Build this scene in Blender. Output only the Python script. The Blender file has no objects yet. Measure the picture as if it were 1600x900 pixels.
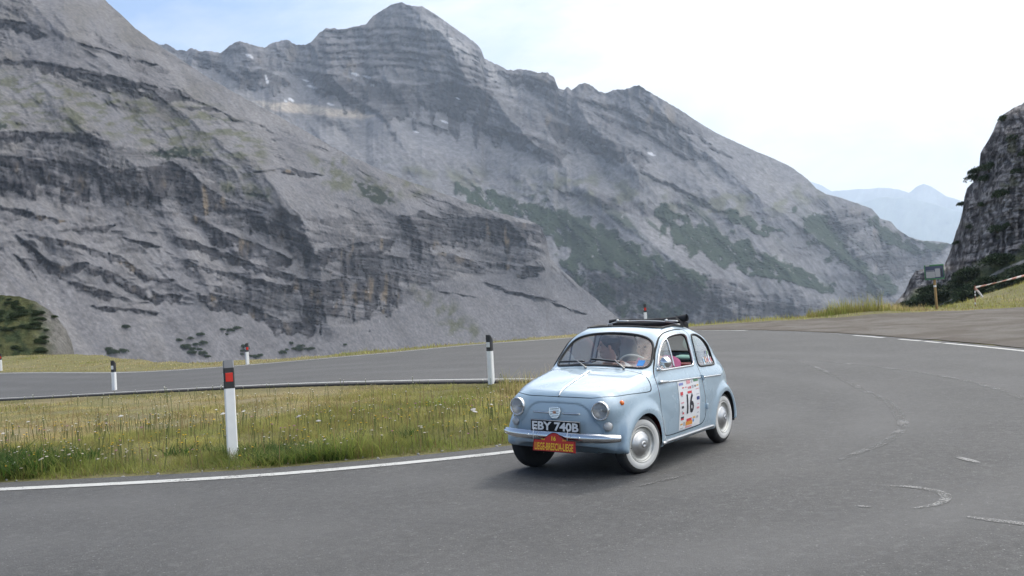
import bpy, bmesh, math, random
import numpy as np
from mathutils import Vector, Matrix
SC = bpy.context.scene
COL = SC.collection
R = math.radians
rng = np.random.default_rng(7)

# ------------------------------------------------------------------ objects
def tag(o, label=None, cat=None, group=None, kind=None):
    if label: o['label'] = label
    if cat: o['category'] = cat
    if group: o['group'] = group
    if kind: o['kind'] = kind
    return o

def empty(name, loc=(0, 0, 0), rot=(0, 0, 0), parent=None):
    o = bpy.data.objects.new(name, None)
    COL.objects.link(o)
    o.location = loc
    o.rotation_euler = rot
    o.empty_display_size = 0.1
    if parent: o.parent = parent
    return o

def mesh_data(name, V, faces, mats=(), midx=None, smooth=True, normals=None, colors=None):
    """V: n x 3; faces: list of (m,3)/(m,4) int arrays."""
    V = np.asarray(V, np.float32).reshape(-1, 3)
    if isinstance(faces, np.ndarray): faces = [faces]
    faces = [np.asarray(f, np.int32) for f in faces if len(f)]
    me = bpy.data.meshes.new(name)
    me.vertices.add(len(V))
    me.vertices.foreach_set('co', V.ravel())
    nl = sum(f.size for f in faces)
    nf = sum(len(f) for f in faces)
    me.loops.add(nl)
    me.polygons.add(nf)
    if nf:
        me.loops.foreach_set('vertex_index', np.concatenate([f.ravel() for f in faces]))
        sizes = np.concatenate([np.full(len(f), f.shape[1], np.int32) for f in faces])
        starts = np.concatenate([[0], np.cumsum(sizes)[:-1]]).astype(np.int32)
        me.polygons.foreach_set('loop_start', starts)
        try: me.polygons.foreach_set('loop_total', sizes)
        except Exception: pass
        if midx is not None:
            me.polygons.foreach_set('material_index', np.asarray(midx, np.int32))
    for m in mats: me.materials.append(m)
    me.update(calc_edges=True)
    me.validate()
    if nf:
        me.polygons.foreach_set('use_smooth', np.full(len(me.polygons), bool(smooth)))
    if normals is not None and nf:
        me.normals_split_custom_set_from_vertices([tuple(n) for n in np.asarray(normals, float)])
    if colors is not None:
        for nm, c in colors.items():
            c = np.asarray(c, np.float32)
            if c.ndim == 1:
                a = me.attributes.new(nm, 'FLOAT', 'POINT')
                a.data.foreach_set('value', c)
            else:
                a = me.attributes.new(nm, 'FLOAT_COLOR', 'POINT')
                if c.shape[1] == 3: c = np.c_[c, np.ones(len(c), np.float32)]
                a.data.foreach_set('color', c.astype(np.float32).ravel())
    return me

def obj(name, V, faces, mat, parent=None, **kw):
    mats = mat if isinstance(mat, (list, tuple)) else [mat]
    o = bpy.data.objects.new(name, mesh_data(name, V, faces, mats, **kw))
    COL.objects.link(o)
    if parent: o.parent = parent
    return o

class MB:
    """collects shapes into one mesh"""
    def __init__(s): s.V = []; s.F = []; s.M = []; s.n = 0; s.A = []
    def add(s, V, F, m=0, attr=None):
        V = np.asarray(V, float).reshape(-1, 3)
        if isinstance(F, np.ndarray): F = [F]
        for f in F:
            f = np.asarray(f, int)
            if len(f):
                s.F.append(f + s.n); s.M.append(np.full(len(f), m))
        s.V.append(V); s.n += len(V)
        return s
    def build(s, name, mat, parent=None, smooth=True, **kw):
        return obj(name, np.concatenate(s.V), s.F, mat, parent, midx=np.concatenate(s.M), smooth=smooth, **kw)

def frames(P, closed):
    P = np.asarray(P, float)
    n = len(P)
    T = (np.roll(P, -1, 0) - np.roll(P, 1, 0)) if closed else np.gradient(P, axis=0)
    T /= np.linalg.norm(T, axis=1)[:, None] + 1e-12
    a = np.array([0, 0, 1.]) if abs(T[0][2]) < .9 else np.array([1., 0, 0])
    N = np.zeros_like(P)
    v = np.cross(T[0], a); v /= np.linalg.norm(v)
    for i in range(n):
        v = v - T[i] * (v @ T[i]); v /= np.linalg.norm(v) + 1e-12
        N[i] = v
    return T, N, np.cross(T, N)

def tube(P, r, n=8, closed=False, cap=True, squash=None):
    P = np.asarray(P, float)
    m = len(P)
    r = np.broadcast_to(np.asarray(r, float), (m,))
    T, N, B = frames(P, closed)
    a = np.linspace(0, 2 * np.pi, n, endpoint=False)
    ca, sa = np.cos(a), np.sin(a)
    V = P[:, None] + r[:, None, None] * (ca[None, :, None] * N[:, None] + sa[None, :, None] * B[:, None])
    V = V.reshape(-1, 3)
    k = m if closed else m - 1
    i = np.arange(k)[:, None]; j = np.arange(n)[None]
    i2 = (i + 1) % m; j2 = (j + 1) % n
    F = [np.stack([i * n + j, i * n + j2, i2 * n + j2, i2 * n + j], -1).reshape(-1, 4)]
    if cap and not closed:
        V = np.r_[V, P[:1], P[-1:]]
        j = np.arange(n)
        F.append(np.stack([np.full(n, m * n), (j + 1) % n, j], -1))
        F.append(np.stack([np.full(n, m * n + 1), (m - 1) * n + j, (m - 1) * n + (j + 1) % n], -1))
    return V, F

def lathe(prof, n=40, axis='y', center=(0, 0, 0)):
    """prof: list of (radius, height along axis)"""
    prof = np.asarray(prof, float)
    a = np.linspace(0, 2 * np.pi, n, endpoint=False)
    m = len(prof)
    X = prof[:, None, 0] * np.cos(a); Z = prof[:, None, 0] * np.sin(a)
    H = np.broadcast_to(prof[:, None, 1], X.shape)
    V = {'y': (X, H, -Z), 'z': (X, Z, H), 'x': (H, X, Z)}[axis]
    V = np.stack(V, -1).reshape(-1, 3) + np.asarray(center)
    i = np.arange(m - 1)[:, None]; j = np.arange(n)[None]; j2 = (j + 1) % n
    F = np.stack([i * n + j, i * n + j2, (i + 1) * n + j2, (i + 1) * n + j], -1).reshape(-1, 4)
    return V, [F]

def rbox(lo, hi, bev=0.01, seg=2):
    bm = bmesh.new()
    bmesh.ops.create_cube(bm, size=1)
    lo = np.array(lo, float); hi = np.array(hi, float)
    for v in bm.verts:
        v.co = Vector(((np.array(v.co) + .5) * (hi - lo) + lo).tolist())
    if bev > 0:
        bmesh.ops.bevel(bm, geom=bm.edges[:], offset=bev, segments=seg, profile=.5, affect='EDGES', clamp_overlap=True)
    return bm_arrays(bm)

def bm_arrays(bm):
    bm.verts.ensure_lookup_table(); bm.verts.index_update()
    V = np.array([v.co[:] for v in bm.verts]).reshape(-1, 3)
    bmesh.ops.triangulate(bm, faces=[f for f in bm.faces if len(f.verts) > 4])
    T = [[v.index for v in f.verts] for f in bm.faces]
    F = []
    t3 = [t for t in T if len(t) == 3]; t4 = [t for t in T if len(t) == 4]
    if t3: F.append(np.array(t3))
    if t4: F.append(np.array(t4))
    bm.free()
    return V, F

def prism(poly, h, bev=0.0):
    """flat polygon (x,y) extruded from z=0 to h"""
    bm = bmesh.new()
    vs = [bm.verts.new((p[0], p[1], 0)) for p in poly]
    f = bm.faces.new(vs)
    r = bmesh.ops.extrude_face_region(bm, geom=[f])
    for v in r['geom']:
        if isinstance(v, bmesh.types.BMVert): v.co.z += h
    bmesh.ops.recalc_face_normals(bm, faces=bm.faces[:])
    if bev > 0:
        es = [e for e in bm.edges if all(abs(v.co.z - h) < 1e-6 for v in e.verts)]
        bmesh.ops.bevel(bm, geom=es, offset=bev, segments=2, profile=.5, affect='EDGES')
    return bm_arrays(bm)

def xf(V, M):
    V = np.asarray(V, float); M = np.array(M)
    return V @ M[:3, :3].T + M[:3, 3]

def basis(o, ex, ey, ez=None):
    ex = np.array(ex, float); ex /= np.linalg.norm(ex)
    ey = np.array(ey, float); ey -= ex * (ex @ ey); ey /= np.linalg.norm(ey)
    ez = np.cross(ex, ey)
    M = np.eye(4); M[:3, 0] = ex; M[:3, 1] = ey; M[:3, 2] = ez; M[:3, 3] = o
    return M

def text_mesh(s, width=None, height=1.0, depth=0.002, bold=0.0, align='CENTER', spacing=1.0):
    """text in xy-plane centred on the origin, fitted to width x height"""
    cu = bpy.data.curves.new('lettering', 'FONT')
    cu.body = s; cu.size = 1; cu.offset = bold; cu.space_character = spacing
    cu.extrude = 0; cu.resolution_u = 3
    o = bpy.data.objects.new('lettering', cu)
    COL.objects.link(o)
    dg = bpy.context.evaluated_depsgraph_get()
    ev = o.evaluated_get(dg)
    me = ev.to_mesh()
    V = np.zeros(len(me.vertices) * 3); me.vertices.foreach_get('co', V); V = V.reshape(-1, 3)
    me.calc_loop_triangles()
    T = np.zeros(len(me.loop_triangles) * 3, int); me.loop_triangles.foreach_get('vertices', T); T = T.reshape(-1, 3)
    ev.to_mesh_clear()
    bpy.data.objects.remove(o); bpy.data.curves.remove(cu)
    lo, hi = V.min(0), V.max(0)
    V = V - (lo + hi) / 2
    V[:, 2] = 0
    V[:, 1] *= height / (hi - lo)[1]
    V[:, 0] *= (width / (hi - lo)[0]) if width else height / (hi - lo)[1]
    # make all triangles face +z
    a, b, c = V[T[:, 0]], V[T[:, 1]], V[T[:, 2]]
    fl = np.cross(b - a, c - a)[:, 2] < 0
    T[fl] = T[fl][:, ::-1]
    return V, T

# ------------------------------------------------------------------ curves / sdf
def crom(P, n=8, closed=True):
    P = np.asarray(P, float)
    m = len(P); out = []
    t = np.linspace(0, 1, n, endpoint=False)[:, None]
    rngk = range(m) if closed else range(m - 1)
    for i in rngk:
        if closed: a, b, c, d = P[(i - 1) % m], P[i], P[(i + 1) % m], P[(i + 2) % m]
        else: a, b, c, d = P[max(i - 1, 0)], P[i], P[i + 1], P[min(i + 2, m - 1)]
        # centripetal-like tension
        m1 = (c - a) * .5; m2 = (d - b) * .5
        L = np.linalg.norm(c - b)
        for mm in (m1, m2):
            l = np.linalg.norm(mm)
            if l > L * 1.0: mm *= L * 1.0 / l
        t2, t3 = t * t, t ** 3
        out.append((2 * t3 - 3 * t2 + 1) * b + (t3 - 2 * t2 + t) * m1 + (-2 * t3 + 3 * t2) * c + (t3 - t2) * m2)
    out = np.concatenate(out)
    if not closed: out = np.r_[out, P[-1:]]
    return out

def resample(P, n, closed=True):
    P = np.asarray(P, float)
    Q = np.r_[P, P[:1]] if closed else P
    L = np.r_[0, np.cumsum(np.linalg.norm(np.diff(Q, axis=0), axis=1))]
    t = np.linspace(0, L[-1], n, endpoint=not closed)
    return np.stack([np.interp(t, L, Q[:, k]) for k in range(Q.shape[1])], 1)

def sdpoly(poly, x, y):
    poly = np.asarray(poly, float)
    x = np.asarray(x, float); y = np.asarray(y, float)
    sh = x.shape; x = x.ravel(); y = y.ravel()
    d = np.full(x.shape, 1e18); ins = np.zeros(x.shape, bool)
    n = len(poly)
    for i in range(n):
        a = poly[i]; b = poly[(i + 1) % n]
        ex, ey = b - a
        wx, wy = x - a[0], y - a[1]
        t = np.clip((wx * ex + wy * ey) / (ex * ex + ey * ey + 1e-18), 0, 1)
        dx, dy = wx - ex * t, wy - ey * t
        np.minimum(d, dx * dx + dy * dy, out=d)
        c = (a[1] > y) != (b[1] > y)
        if ey != 0: ins ^= c & (x < ex * (y - a[1]) / ey + a[0])
    d = np.sqrt(d)
    return np.where(ins, -d, d).reshape(sh)

def smin(a, b, k):
    h = np.maximum(k - np.abs(a - b), 0) / k
    return np.minimum(a, b) - h * h * k * .25
def smax(a, b, k): return -smin(-a, -b, k)
def sstep(a, b, x):
    t = np.clip((x - a) / (b - a), 0, 1)
    return t * t * (3 - 2 * t)

def surface_nets(F, org, h):
    S = F < 0
    nx, ny, nz = F.shape
    cnt = np.zeros((nx - 1, ny - 1, nz - 1), np.int8)
    for a in (0, 1):
        for b in (0, 1):
            for c in (0, 1):
                cnt += S[a:nx - 1 + a, b:ny - 1 + b, c:nz - 1 + c]
    ii, jj, kk = np.nonzero((cnt > 0) & (cnt < 8))
    idx = np.full(cnt.shape, -1, np.int64); idx[ii, jj, kk] = np.arange(len(ii))
    acc = np.zeros((len(ii), 3)); num = np.zeros(len(ii))
    cor = [(a, b, c) for a in (0, 1) for b in (0, 1) for c in (0, 1)]
    for p in cor:
        for ax in range(3):
            if p[ax]: continue
            q = list(p); q[ax] = 1
            f0 = F[ii + p[0], jj + p[1], kk + p[2]]; f1 = F[ii + q[0], jj + q[1], kk + q[2]]
            m = (f0 < 0) != (f1 < 0)
            t = np.where(m, f0 / np.where(m, f0 - f1, 1), 0)
            pt = np.array(p, float)[None].repeat(len(ii), 0); pt[:, ax] += t
            acc[m] += pt[m]; num[m] += 1
    V = (acc / num[:, None] + np.stack([ii, jj, kk], 1)) * h + np.asarray(org)
    Q = []
    for ax in range(3):
        s0 = [slice(None)] * 3; s1 = [slice(None)] * 3
        s0[ax] = slice(0, -1); s1[ax] = slice(1, None)
        ch = S[tuple(s0)] != S[tuple(s1)]
        i, j, k = np.nonzero(ch)
        o1, o2 = [(1, 2), (2, 0), (0, 1)][ax]
        g = np.stack([i, j, k], 1)
        ok = (g[:, o1] > 0) & (g[:, o2] > 0)
        for o in (o1, o2): ok &= g[:, o] < F.shape[o] - 1
        g = g[ok]
        def at(d1, d2):
            q = g.copy(); q[:, o1] += d1; q[:, o2] += d2
            return idx[q[:, 0], q[:, 1], q[:, 2]]
        f = np.stack([at(-1, -1), at(0, -1), at(0, 0), at(-1, 0)], 1)
        neg = S[g[:, 0], g[:, 1], g[:, 2]]
        f[~neg] = f[~neg][:, ::-1]
        Q.append(f)
    return V, np.concatenate(Q)

def split_mesh(V, N, T, s):
    """cut a triangle mesh along s=0 -> (inside part, outside part), each (V,N,T)"""
    s = np.where(np.abs(s) < 1e-7, 1e-7, s)
    neg = s < 0
    k = neg[T].sum(1)
    Tin = [T[k == 3]]; Tout = [T[k == 0]]
    newV = [V]; newN = [N]; base = len(V)
    cache = {}
    add = []
    def cut(a, b):
        key = (a, b) if a < b else (b, a)
        if key in cache: return cache[key]
        t = s[key[0]] / (s[key[0]] - s[key[1]])
        add.append((key[0], key[1], t))
        cache[key] = base + len(add) - 1
        return cache[key]
    ti, to = [], []
    for t in T[(k == 1) | (k == 2)]:
        t = [int(q) for q in t]
        ns = [neg[q] for q in t]
        lone = True if sum(ns) == 1 else False
        i = ns.index(lone)
        a, b, c = t[i], t[(i + 1) % 3], t[(i + 2) % 3]
        p, q = cut(a, b), cut(a, c)
        one = [(a, p, q)]; two = [(p, b, c), (p, c, q)]
        if lone: ti += one; to += two
        else: to += one; ti += two
    if add:
        A = np.array([x[0] for x in add]); B = np.array([x[1] for x in add]); t = np.array([x[2] for x in add])[:, None]
        V = np.r_[V, V[A] * (1 - t) + V[B] * t]
        n = N[A] * (1 - t) + N[B] * t
        N = np.r_[N, n / (np.linalg.norm(n, axis=1)[:, None] + 1e-12)]
    if ti: Tin.append(np.array(ti))
    if to: Tout.append(np.array(to))
    def comp(T):
        T = np.concatenate(T)
        u, inv = np.unique(T, return_inverse=True)
        return V[u], N[u], inv.reshape(-1, 3)
    return comp(Tin), comp(Tout)

def tri(Q): return np.concatenate([Q[:, [0, 1, 2]], Q[:, [0, 2, 3]]])

# ------------------------------------------------------------------ noise (numpy)
_perm = np.random.default_rng(11).permutation(256)
_perm = np.r_[_perm, _perm, _perm]
_g3 = np.random.default_rng(12).normal(size=(256, 3)); _g3 /= np.linalg.norm(_g3, axis=1)[:, None]
def perlin(x, y, z=None):
    x = np.asarray(x, float); y = np.asarray(y, float)
    z = np.zeros_like(x) if z is None else np.asarray(z, float)
    xi, yi, zi = np.floor(x).astype(int), np.floor(y).astype(int), np.floor(z).astype(int)
    xf_, yf, zf = x - xi, y - yi, z - zi
    xi &= 255; yi &= 255; zi &= 255
    u, v, w = [t * t * t * (t * (t * 6 - 15) + 10) for t in (xf_, yf, zf)]
    def g(a, b, c):
        h = _perm[_perm[_perm[xi + a] + yi + b] + zi + c]
        G = _g3[h]
        return G[..., 0] * (xf_ - a) + G[..., 1] * (yf - b) + G[..., 2] * (zf - c)
    l = lambda a, b, t: a + t * (b - a)
    return 1.5 * l(l(l(g(0,0,0), g(1,0,0), u), l(g(0,1,0), g(1,1,0), u), v), l(l(g(0,0,1), g(1,0,1), u), l(g(0,1,1), g(1,1,1), u), v), w)
def fbm(x, y, z=None, o=5, gain=.5, lac=2.03, ridge=False):
    z = np.zeros_like(np.asarray(x, float)) if z is None else z
    s = 0; a = 1; n = 0
    for i in range(o):
        p = perlin(x + 17.3 * i, y - 9.1 * i, z + 5.7 * i)
        s = s + a * ((1 - 2 * np.abs(p)) if ridge else p)
        n += a; a *= gain; x = x * lac; y = y * lac; z = z * lac
    return s / n

# ------------------------------------------------------------------ materials
class NT:
    """small helper round a node tree"""
    def __init__(s, nt): s.nt = nt
    def n(s, typ, **kw):
        nd = s.nt.nodes.new(typ)
        for k, v in kw.items():
            if k.startswith('i_'):
                key = k[2:].replace('_', ' ')
                nd.inputs[key].default_value = v
            else: setattr(nd, k, v)
        return nd
    def l(s, a, b): s.nt.links.new(a, b)
    def noise(s, vec, scale, detail=4, rough=.55, dist=0.0):
        nd = s.n('ShaderNodeTexNoise'); nd.inputs['Scale'].default_value = scale
        nd.inputs['Detail'].default_value = detail; nd.inputs['Roughness'].default_value = rough
        nd.inputs['Distortion'].default_value = dist
        if vec is not None: s.l(vec, nd.inputs['Vector'])
        return nd.outputs['Fac']
    def ramp(s, fac, stops):
        nd = s.n('ShaderNodeValToRGB')
        el = nd.color_ramp.elements
        while len(el) < len(stops): el.new(.5)
        for e, (p, c) in zip(el, stops):
            e.position = p
            e.color = (c, c, c, 1) if np.isscalar(c) else (*c, 1)
        s.l(fac, nd.inputs['Fac'])
        return nd.outputs['Color']
    def mix(s, fac, a, b, blend='MIX'):
        nd = s.n('ShaderNodeMix', data_type='RGBA', blend_type=blend)
        for sock, v in ((nd.inputs[0], fac), (nd.inputs[6], a), (nd.inputs[7], b)):
            if hasattr(v, 'is_linked'): s.l(v, sock)
            elif np.isscalar(v): sock.default_value = v
            else: sock.default_value = (*v, 1)
        return nd.outputs[2]
    def math(s, op, a, b=0.0, clamp=False):
        nd = s.n('ShaderNodeMath', operation=op, use_clamp=clamp)
        for sock, v in ((nd.inputs[0], a), (nd.inputs[1], b)):
            if hasattr(v, 'is_linked'): s.l(v, sock)
            else: sock.default_value = v
        return nd.outputs[0]
    def bump(s, h, strength=.3, dist=.01, normal=None):
        nd = s.n('ShaderNodeBump'); nd.inputs['Strength'].default_value = strength; nd.inputs['Distance'].default_value = dist
        s.l(h, nd.inputs['Height'])
        if normal is not None: s.l(normal, nd.inputs['Normal'])
        return nd.outputs['Normal']
    def coord(s, kind='Object'):
        return s.n('ShaderNodeTexCoord').outputs[kind]
    def attr(s, name, out='Color'):
        return s.n('ShaderNodeAttribute', attribute_name=name).outputs[out]

def material(name):
    m = bpy.data.materials.new(name); m.use_nodes = True
    nt = m.node_tree
    b = nt.nodes['Principled BSDF']
    return m, NT(nt), b

def pmat(name, col, rough=.5, metal=0., coat=0., spec=.5, var=0.0, vscale=8., bump=0., bscale=60., coatr=.05):
    m, T, b = material(name)
    b.inputs['Base Color'].default_value = (*col, 1)
    b.inputs['Roughness'].default_value = rough
    b.inputs['Metallic'].default_value = metal
    b.inputs['Coat Weight'].default_value = coat
    b.inputs['Coat Roughness'].default_value = coatr
    b.inputs['Specular IOR Level'].default_value = spec
    co = T.coord()
    if var > 0:
        f = T.noise(co, vscale, 5)
        c = T.mix(f, tuple(np.clip(np.array(col) * (1 - var), 0, 1)), tuple(np.clip(np.array(col) * (1 + var), 0, 1)))
        T.l(c, b.inputs['Base Color'])
        r = T.math('ADD', T.math('MULTIPLY', T.noise(co, vscale * 2.3, 4), .25), rough - .12, True)
        T.l(r, b.inputs['Roughness'])
    if bump > 0:
        T.l(T.bump(T.noise(co, bscale, 4), bump, .004), b.inputs['Normal'])
    return m
# ------------------------------------------------------------------ camera (35 mm lens, a slight roll as in the photograph)
FPX = 1556.; CAM = np.array([9.056, 4.827, 1.682])
_yaw, _pit, _rol = R(214.45), R(.40), R(-3.0)
_d = np.array([math.cos(_yaw) * math.cos(_pit), math.sin(_yaw) * math.cos(_pit), math.sin(_pit)])
_r = np.cross(_d, [0, 0, 1]); _r /= np.linalg.norm(_r); _u = np.cross(_r, _d)
_c, _s = math.cos(_rol), math.sin(_rol)
_r, _u = _c * _r + _s * _u, -_s * _r + _c * _u
def ray(px, py):
    px = np.asarray(px, float); py = np.asarray(py, float)
    v = _d + ((px - 800)[..., None] * _r - (py - 450)[..., None] * _u) / FPX
    return v / np.linalg.norm(v, axis=-1)[..., None]
def proj(p):
    v = np.asarray(p, float) - CAM; z = v @ _d
    return 800 + FPX * (v @ _r) / z, 450 - FPX * (v @ _u) / z
cam_data = bpy.data.cameras.new('camera'); cam = bpy.data.objects.new('camera', cam_data); COL.objects.link(cam)
cam_data.sensor_width = 36; cam_data.lens = FPX / 1600 * 36
cam_data.clip_start = .1; cam_data.clip_end = 60000
_M = Matrix.Identity(4)
for _i, _ax in enumerate((_r, _u, -_d)):
    for _k in range(3): _M[_k][_i] = _ax[_k]
for _k in range(3): _M[_k][3] = CAM[_k]
cam.matrix_world = _M
SC.camera = cam
cam_data.dof.use_dof = True; cam_data.dof.focus_distance = 9.4; cam_data.dof.aperture_fstop = 8.0
# horizontal directions: forward and right of the view
FW = np.array([math.cos(_yaw), math.sin(_yaw)]); RT = np.array([FW[1], -FW[0]])
# ------------------------------------------------------------------ the car (x forward, y to its left, z up; origin on the ground between the wheels)
XF, XR = .945, -.922
SIDE = crom([(1.30,.10),(1.41,.20),(1.445,.34),(1.462,.48),(1.452,.60),(1.418,.70),(1.345,.772),(1.2,.822),(1.0,.872),(.82,.908),(.68,.935),(.55,.95),(.2,.95),(-.4,.945),(-.95,.93),
              (-1.14,.875),(-1.29,.785),(-1.39,.67),(-1.445,.54),(-1.455,.42),(-1.43,.28),(-1.36,.10)], 5)
PLAN = crom([(1.462,0),(1.450,.20),(1.415,.36),(1.355,.485),(1.265,.570),(1.12,.622),(.90,.648),(.5,.658),(0,.662),(-.5,.662),(-.85,.650),(-1.10,.595),(-1.28,.505),(-1.385,.37),(-1.425,.20),(-1.43,0),
              (-1.425,-.20),(-1.385,-.37),(-1.28,-.505),(-1.10,-.595),(-.85,-.650),(-.5,-.662),(0,-.662),(.5,-.658),(.90,-.648),(1.12,-.622),(1.265,-.570),(1.355,-.485),(1.415,-.36),(1.450,-.20)], 3)
CABP = crom([(.78,.80),(.655,.935),(.50,1.08),(.345,1.222),(.255,1.275),(.12,1.308),(-.08,1.326),(-.28,1.326),(-.48,1.305),(-.68,1.258),(-.86,1.185),(-1.0,1.09),(-1.10,.985),(-1.19,.87),(-1.26,.76),(-1.2,.6),(-.4,.55),(.5,.55)], 6)
PANEL = crom([(0,.40),(-.43,.40),(-.43,.47),(-.385,.53),(-.345,.585),(-.305,.635),(-.235,.675),(-.12,.686),(0,.688),(.12,.686),(.235,.675),(.305,.635),(.345,.585),(.385,.53),(.43,.47),(.43,.40)], 5)

def _table(poly, x0, x1, y0, y1, h=.006):
    xs = np.arange(x0, x1 + h, h); ys = np.arange(y0, y1 + h, h)
    G = sdpoly(poly, *np.meshgrid(xs, ys, indexing='ij'))
    def f(x, y):
        u = np.clip((x - x0) / h, 0, len(xs) - 1.001); v = np.clip((y - y0) / h, 0, len(ys) - 1.001)
        i = u.astype(int); j = v.astype(int); a = u - i; b = v - j
        return (G[i, j] * (1 - a) + G[i + 1, j] * a) * (1 - b) + (G[i, j + 1] * (1 - a) + G[i + 1, j + 1] * a) * b
    return f
_side = _table(SIDE, -1.75, 1.75, -.1, 1.6)
_plan = _table(PLAN, -1.75, 1.75, -.05, 1.1)
_cab = _table(CABP, -1.75, 1.75, -.1, 1.65)
_panel = _table(PANEL, -.9, .9, .0, 1.2)
KZ = (np.array([0, .2, .32, .46, .60, .72, .80, .87, .93, 1.4]), np.array([.93, .955, .985, 1.0, .998, .985, .968, .935, .90, .86]))
CZ = (np.array([.6, .88, 1.0, 1.1, 1.2, 1.27, 1.35]), np.array([.645, .607, .581, .557, .527, .503, .470]))
CX = (np.array([-1.35, -1.2, -1.0, -.75, -.45, 0, .4, .62, .8]), np.array([.74, .80, .875, .94, .985, 1.0, .99, .965, .93]))
def _sm_interp(x, tab):
    h = .03
    return (np.interp(x - h, *tab) + np.interp(x + h, *tab) + 2 * np.interp(x, *tab)) / 4

def car_f(x, y, z):
    ay = np.abs(y)
    low = smax(_side(x, z + .11 * ay * ay), _plan(x, ay / _sm_interp(z, KZ)), .15)
    cw = _sm_interp(z, CZ) * _sm_interp(x, CX)
    cab = smax(_cab(x + .17 * ay * ay * np.sign(x + .1), z + .12 * ay * ay), (ay - cw) * .95, .075 + .06 * sstep(1.12, 1.28, z) + .05 * sstep(.1, -.5, x))
    f = smin(low, cab, .055)
    for xw, r, yy, tr, k in ((XF, .325, .612, .034, .10), (XR, .325, .610, .028, .09)):
        q = np.hypot(x - xw, z - .265) - r
        f = smin(f, np.hypot(q, ay - yy) - tr, k)
    f = smin(f, np.sqrt((x - 1.305) ** 2 + (ay - .440) ** 2 + (z - .630) ** 2) - .104, .07)
    f = smax(f, .205 + .095 * sstep(1.15, 1.40, x) + .05 * sstep(-1.1, -1.4, x) - z, .03)
    f = f + .010 * sstep(.012, -.012, _panel(ay, z)) * sstep(1.15, 1.3, x)
    return f
def car_n(P, h=.003):
    g = np.zeros_like(P)
    for k in range(3):
        a = P.copy(); b = P.copy(); a[:, k] += h; b[:, k] -= h
        g[:, k] = (car_f(*a.T) - car_f(*b.T)) / (2 * h)
    return g / (np.linalg.norm(g, axis=1)[:, None] + 1e-9)
def hit(P0, D, L=1.6, step=.008):
    """first point of the body surface from P0 along D"""
    P0 = np.asarray(P0, float).reshape(-1, 3); D = np.broadcast_to(np.asarray(D, float), P0.shape)
    lo = np.zeros(len(P0)); done = np.zeros(len(P0), bool)
    t = 0.
    while t < L:
        t += step
        ins = car_f(*(P0 + D * t).T) < 0
        done |= ins
        lo = np.where(done, lo, t)
        if done.all(): break
    hi = lo + step
    for _ in range(18):
        m = (lo + hi) / 2
        ins = car_f(*(P0 + D * m[:, None]).T) < 0
        hi = np.where(ins, m, hi); lo = np.where(ins, lo, m)
    return P0 + D * hi[:, None]
def on_side(x, z, off=0., sy=1):
    x = np.asarray(x, float).ravel(); z = np.asarray(z, float).ravel()
    P = hit(np.stack([x, np.full_like(x, .85 * sy), z], 1), (0, -sy, 0))
    return P + car_n(P) * off
def on_front(y, z, off=0., sx=1):
    y = np.asarray(y, float).ravel(); z = np.asarray(z, float).ravel()
    P = hit(np.stack([np.full_like(y, 1.7 * sx), y, z], 1), (-sx, 0, 0), 2.2)
    return P + car_n(P) * off
def on_top(x, y, off=0.):
    x = np.asarray(x, float).ravel(); y = np.asarray(y, float).ravel()
    P = hit(np.stack([x, y, np.full_like(x, 1.5)], 1), (0, 0, -1))
    return P + car_n(P) * off

# ---- paint and metals
M_PAINT = pmat('light_blue_paint', (.35, .455, .535), rough=.28, coat=.9, coatr=.04, var=.012, vscale=1.1)
M_SEAM = pmat('door_seam_dark', (.02, .022, .025), rough=.8)
M_CHROME = pmat('chrome', (.74, .74, .73), rough=.14, metal=1, var=.06, vscale=20)
M_ALLOY = pmat('satin_metal', (.55, .55, .55), rough=.32, metal=1, var=.08, vscale=25)
M_RUBBER = pmat('black_rubber', (.018, .018, .019), rough=.62, var=.25, vscale=14)
M_TYRE = pmat('tyre_rubber', (.022, .022, .023), rough=.75, var=.3, vscale=12)
M_WWALL = pmat('whitewall', (.62, .61, .585), rough=.6, var=.06, vscale=9)
M_RIM = pmat('rim_paint', (.64, .63, .59), rough=.35, metal=.3, var=.08)
M_CANVAS = pmat('black_canvas', (.022, .022, .025), rough=.85, var=.3, vscale=12, bump=.4, bscale=90)
M_RED = pmat('red_vinyl', (.30, .025, .03), rough=.45, var=.12)
M_DARK = pmat('dark_interior', (.03, .03, .032), rough=.8, var=.2)
M_CREAM = pmat('ivory_plastic', (.66, .64, .58), rough=.35)
M_WHITE = pmat('white_vinyl', (.78, .78, .78), rough=.4)
M_BLACKP = pmat('black_plate', (.010, .010, .011), rough=.6, spec=.2)
M_SILVER = pmat('silver_letters', (.68, .69, .70), rough=.4, metal=.2)
M_PRED = pmat('plate_red', (.45, .02, .015), rough=.45)
M_PYEL = pmat('plate_yellow', (.80, .50, .03), rough=.45)
M_AMBER = pmat('amber_lens', (.80, .16, .01), rough=.2, coat=.5)
M_TAIL = pmat('red_lens', (.55, .03, .02), rough=.2, coat=.5)
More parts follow.
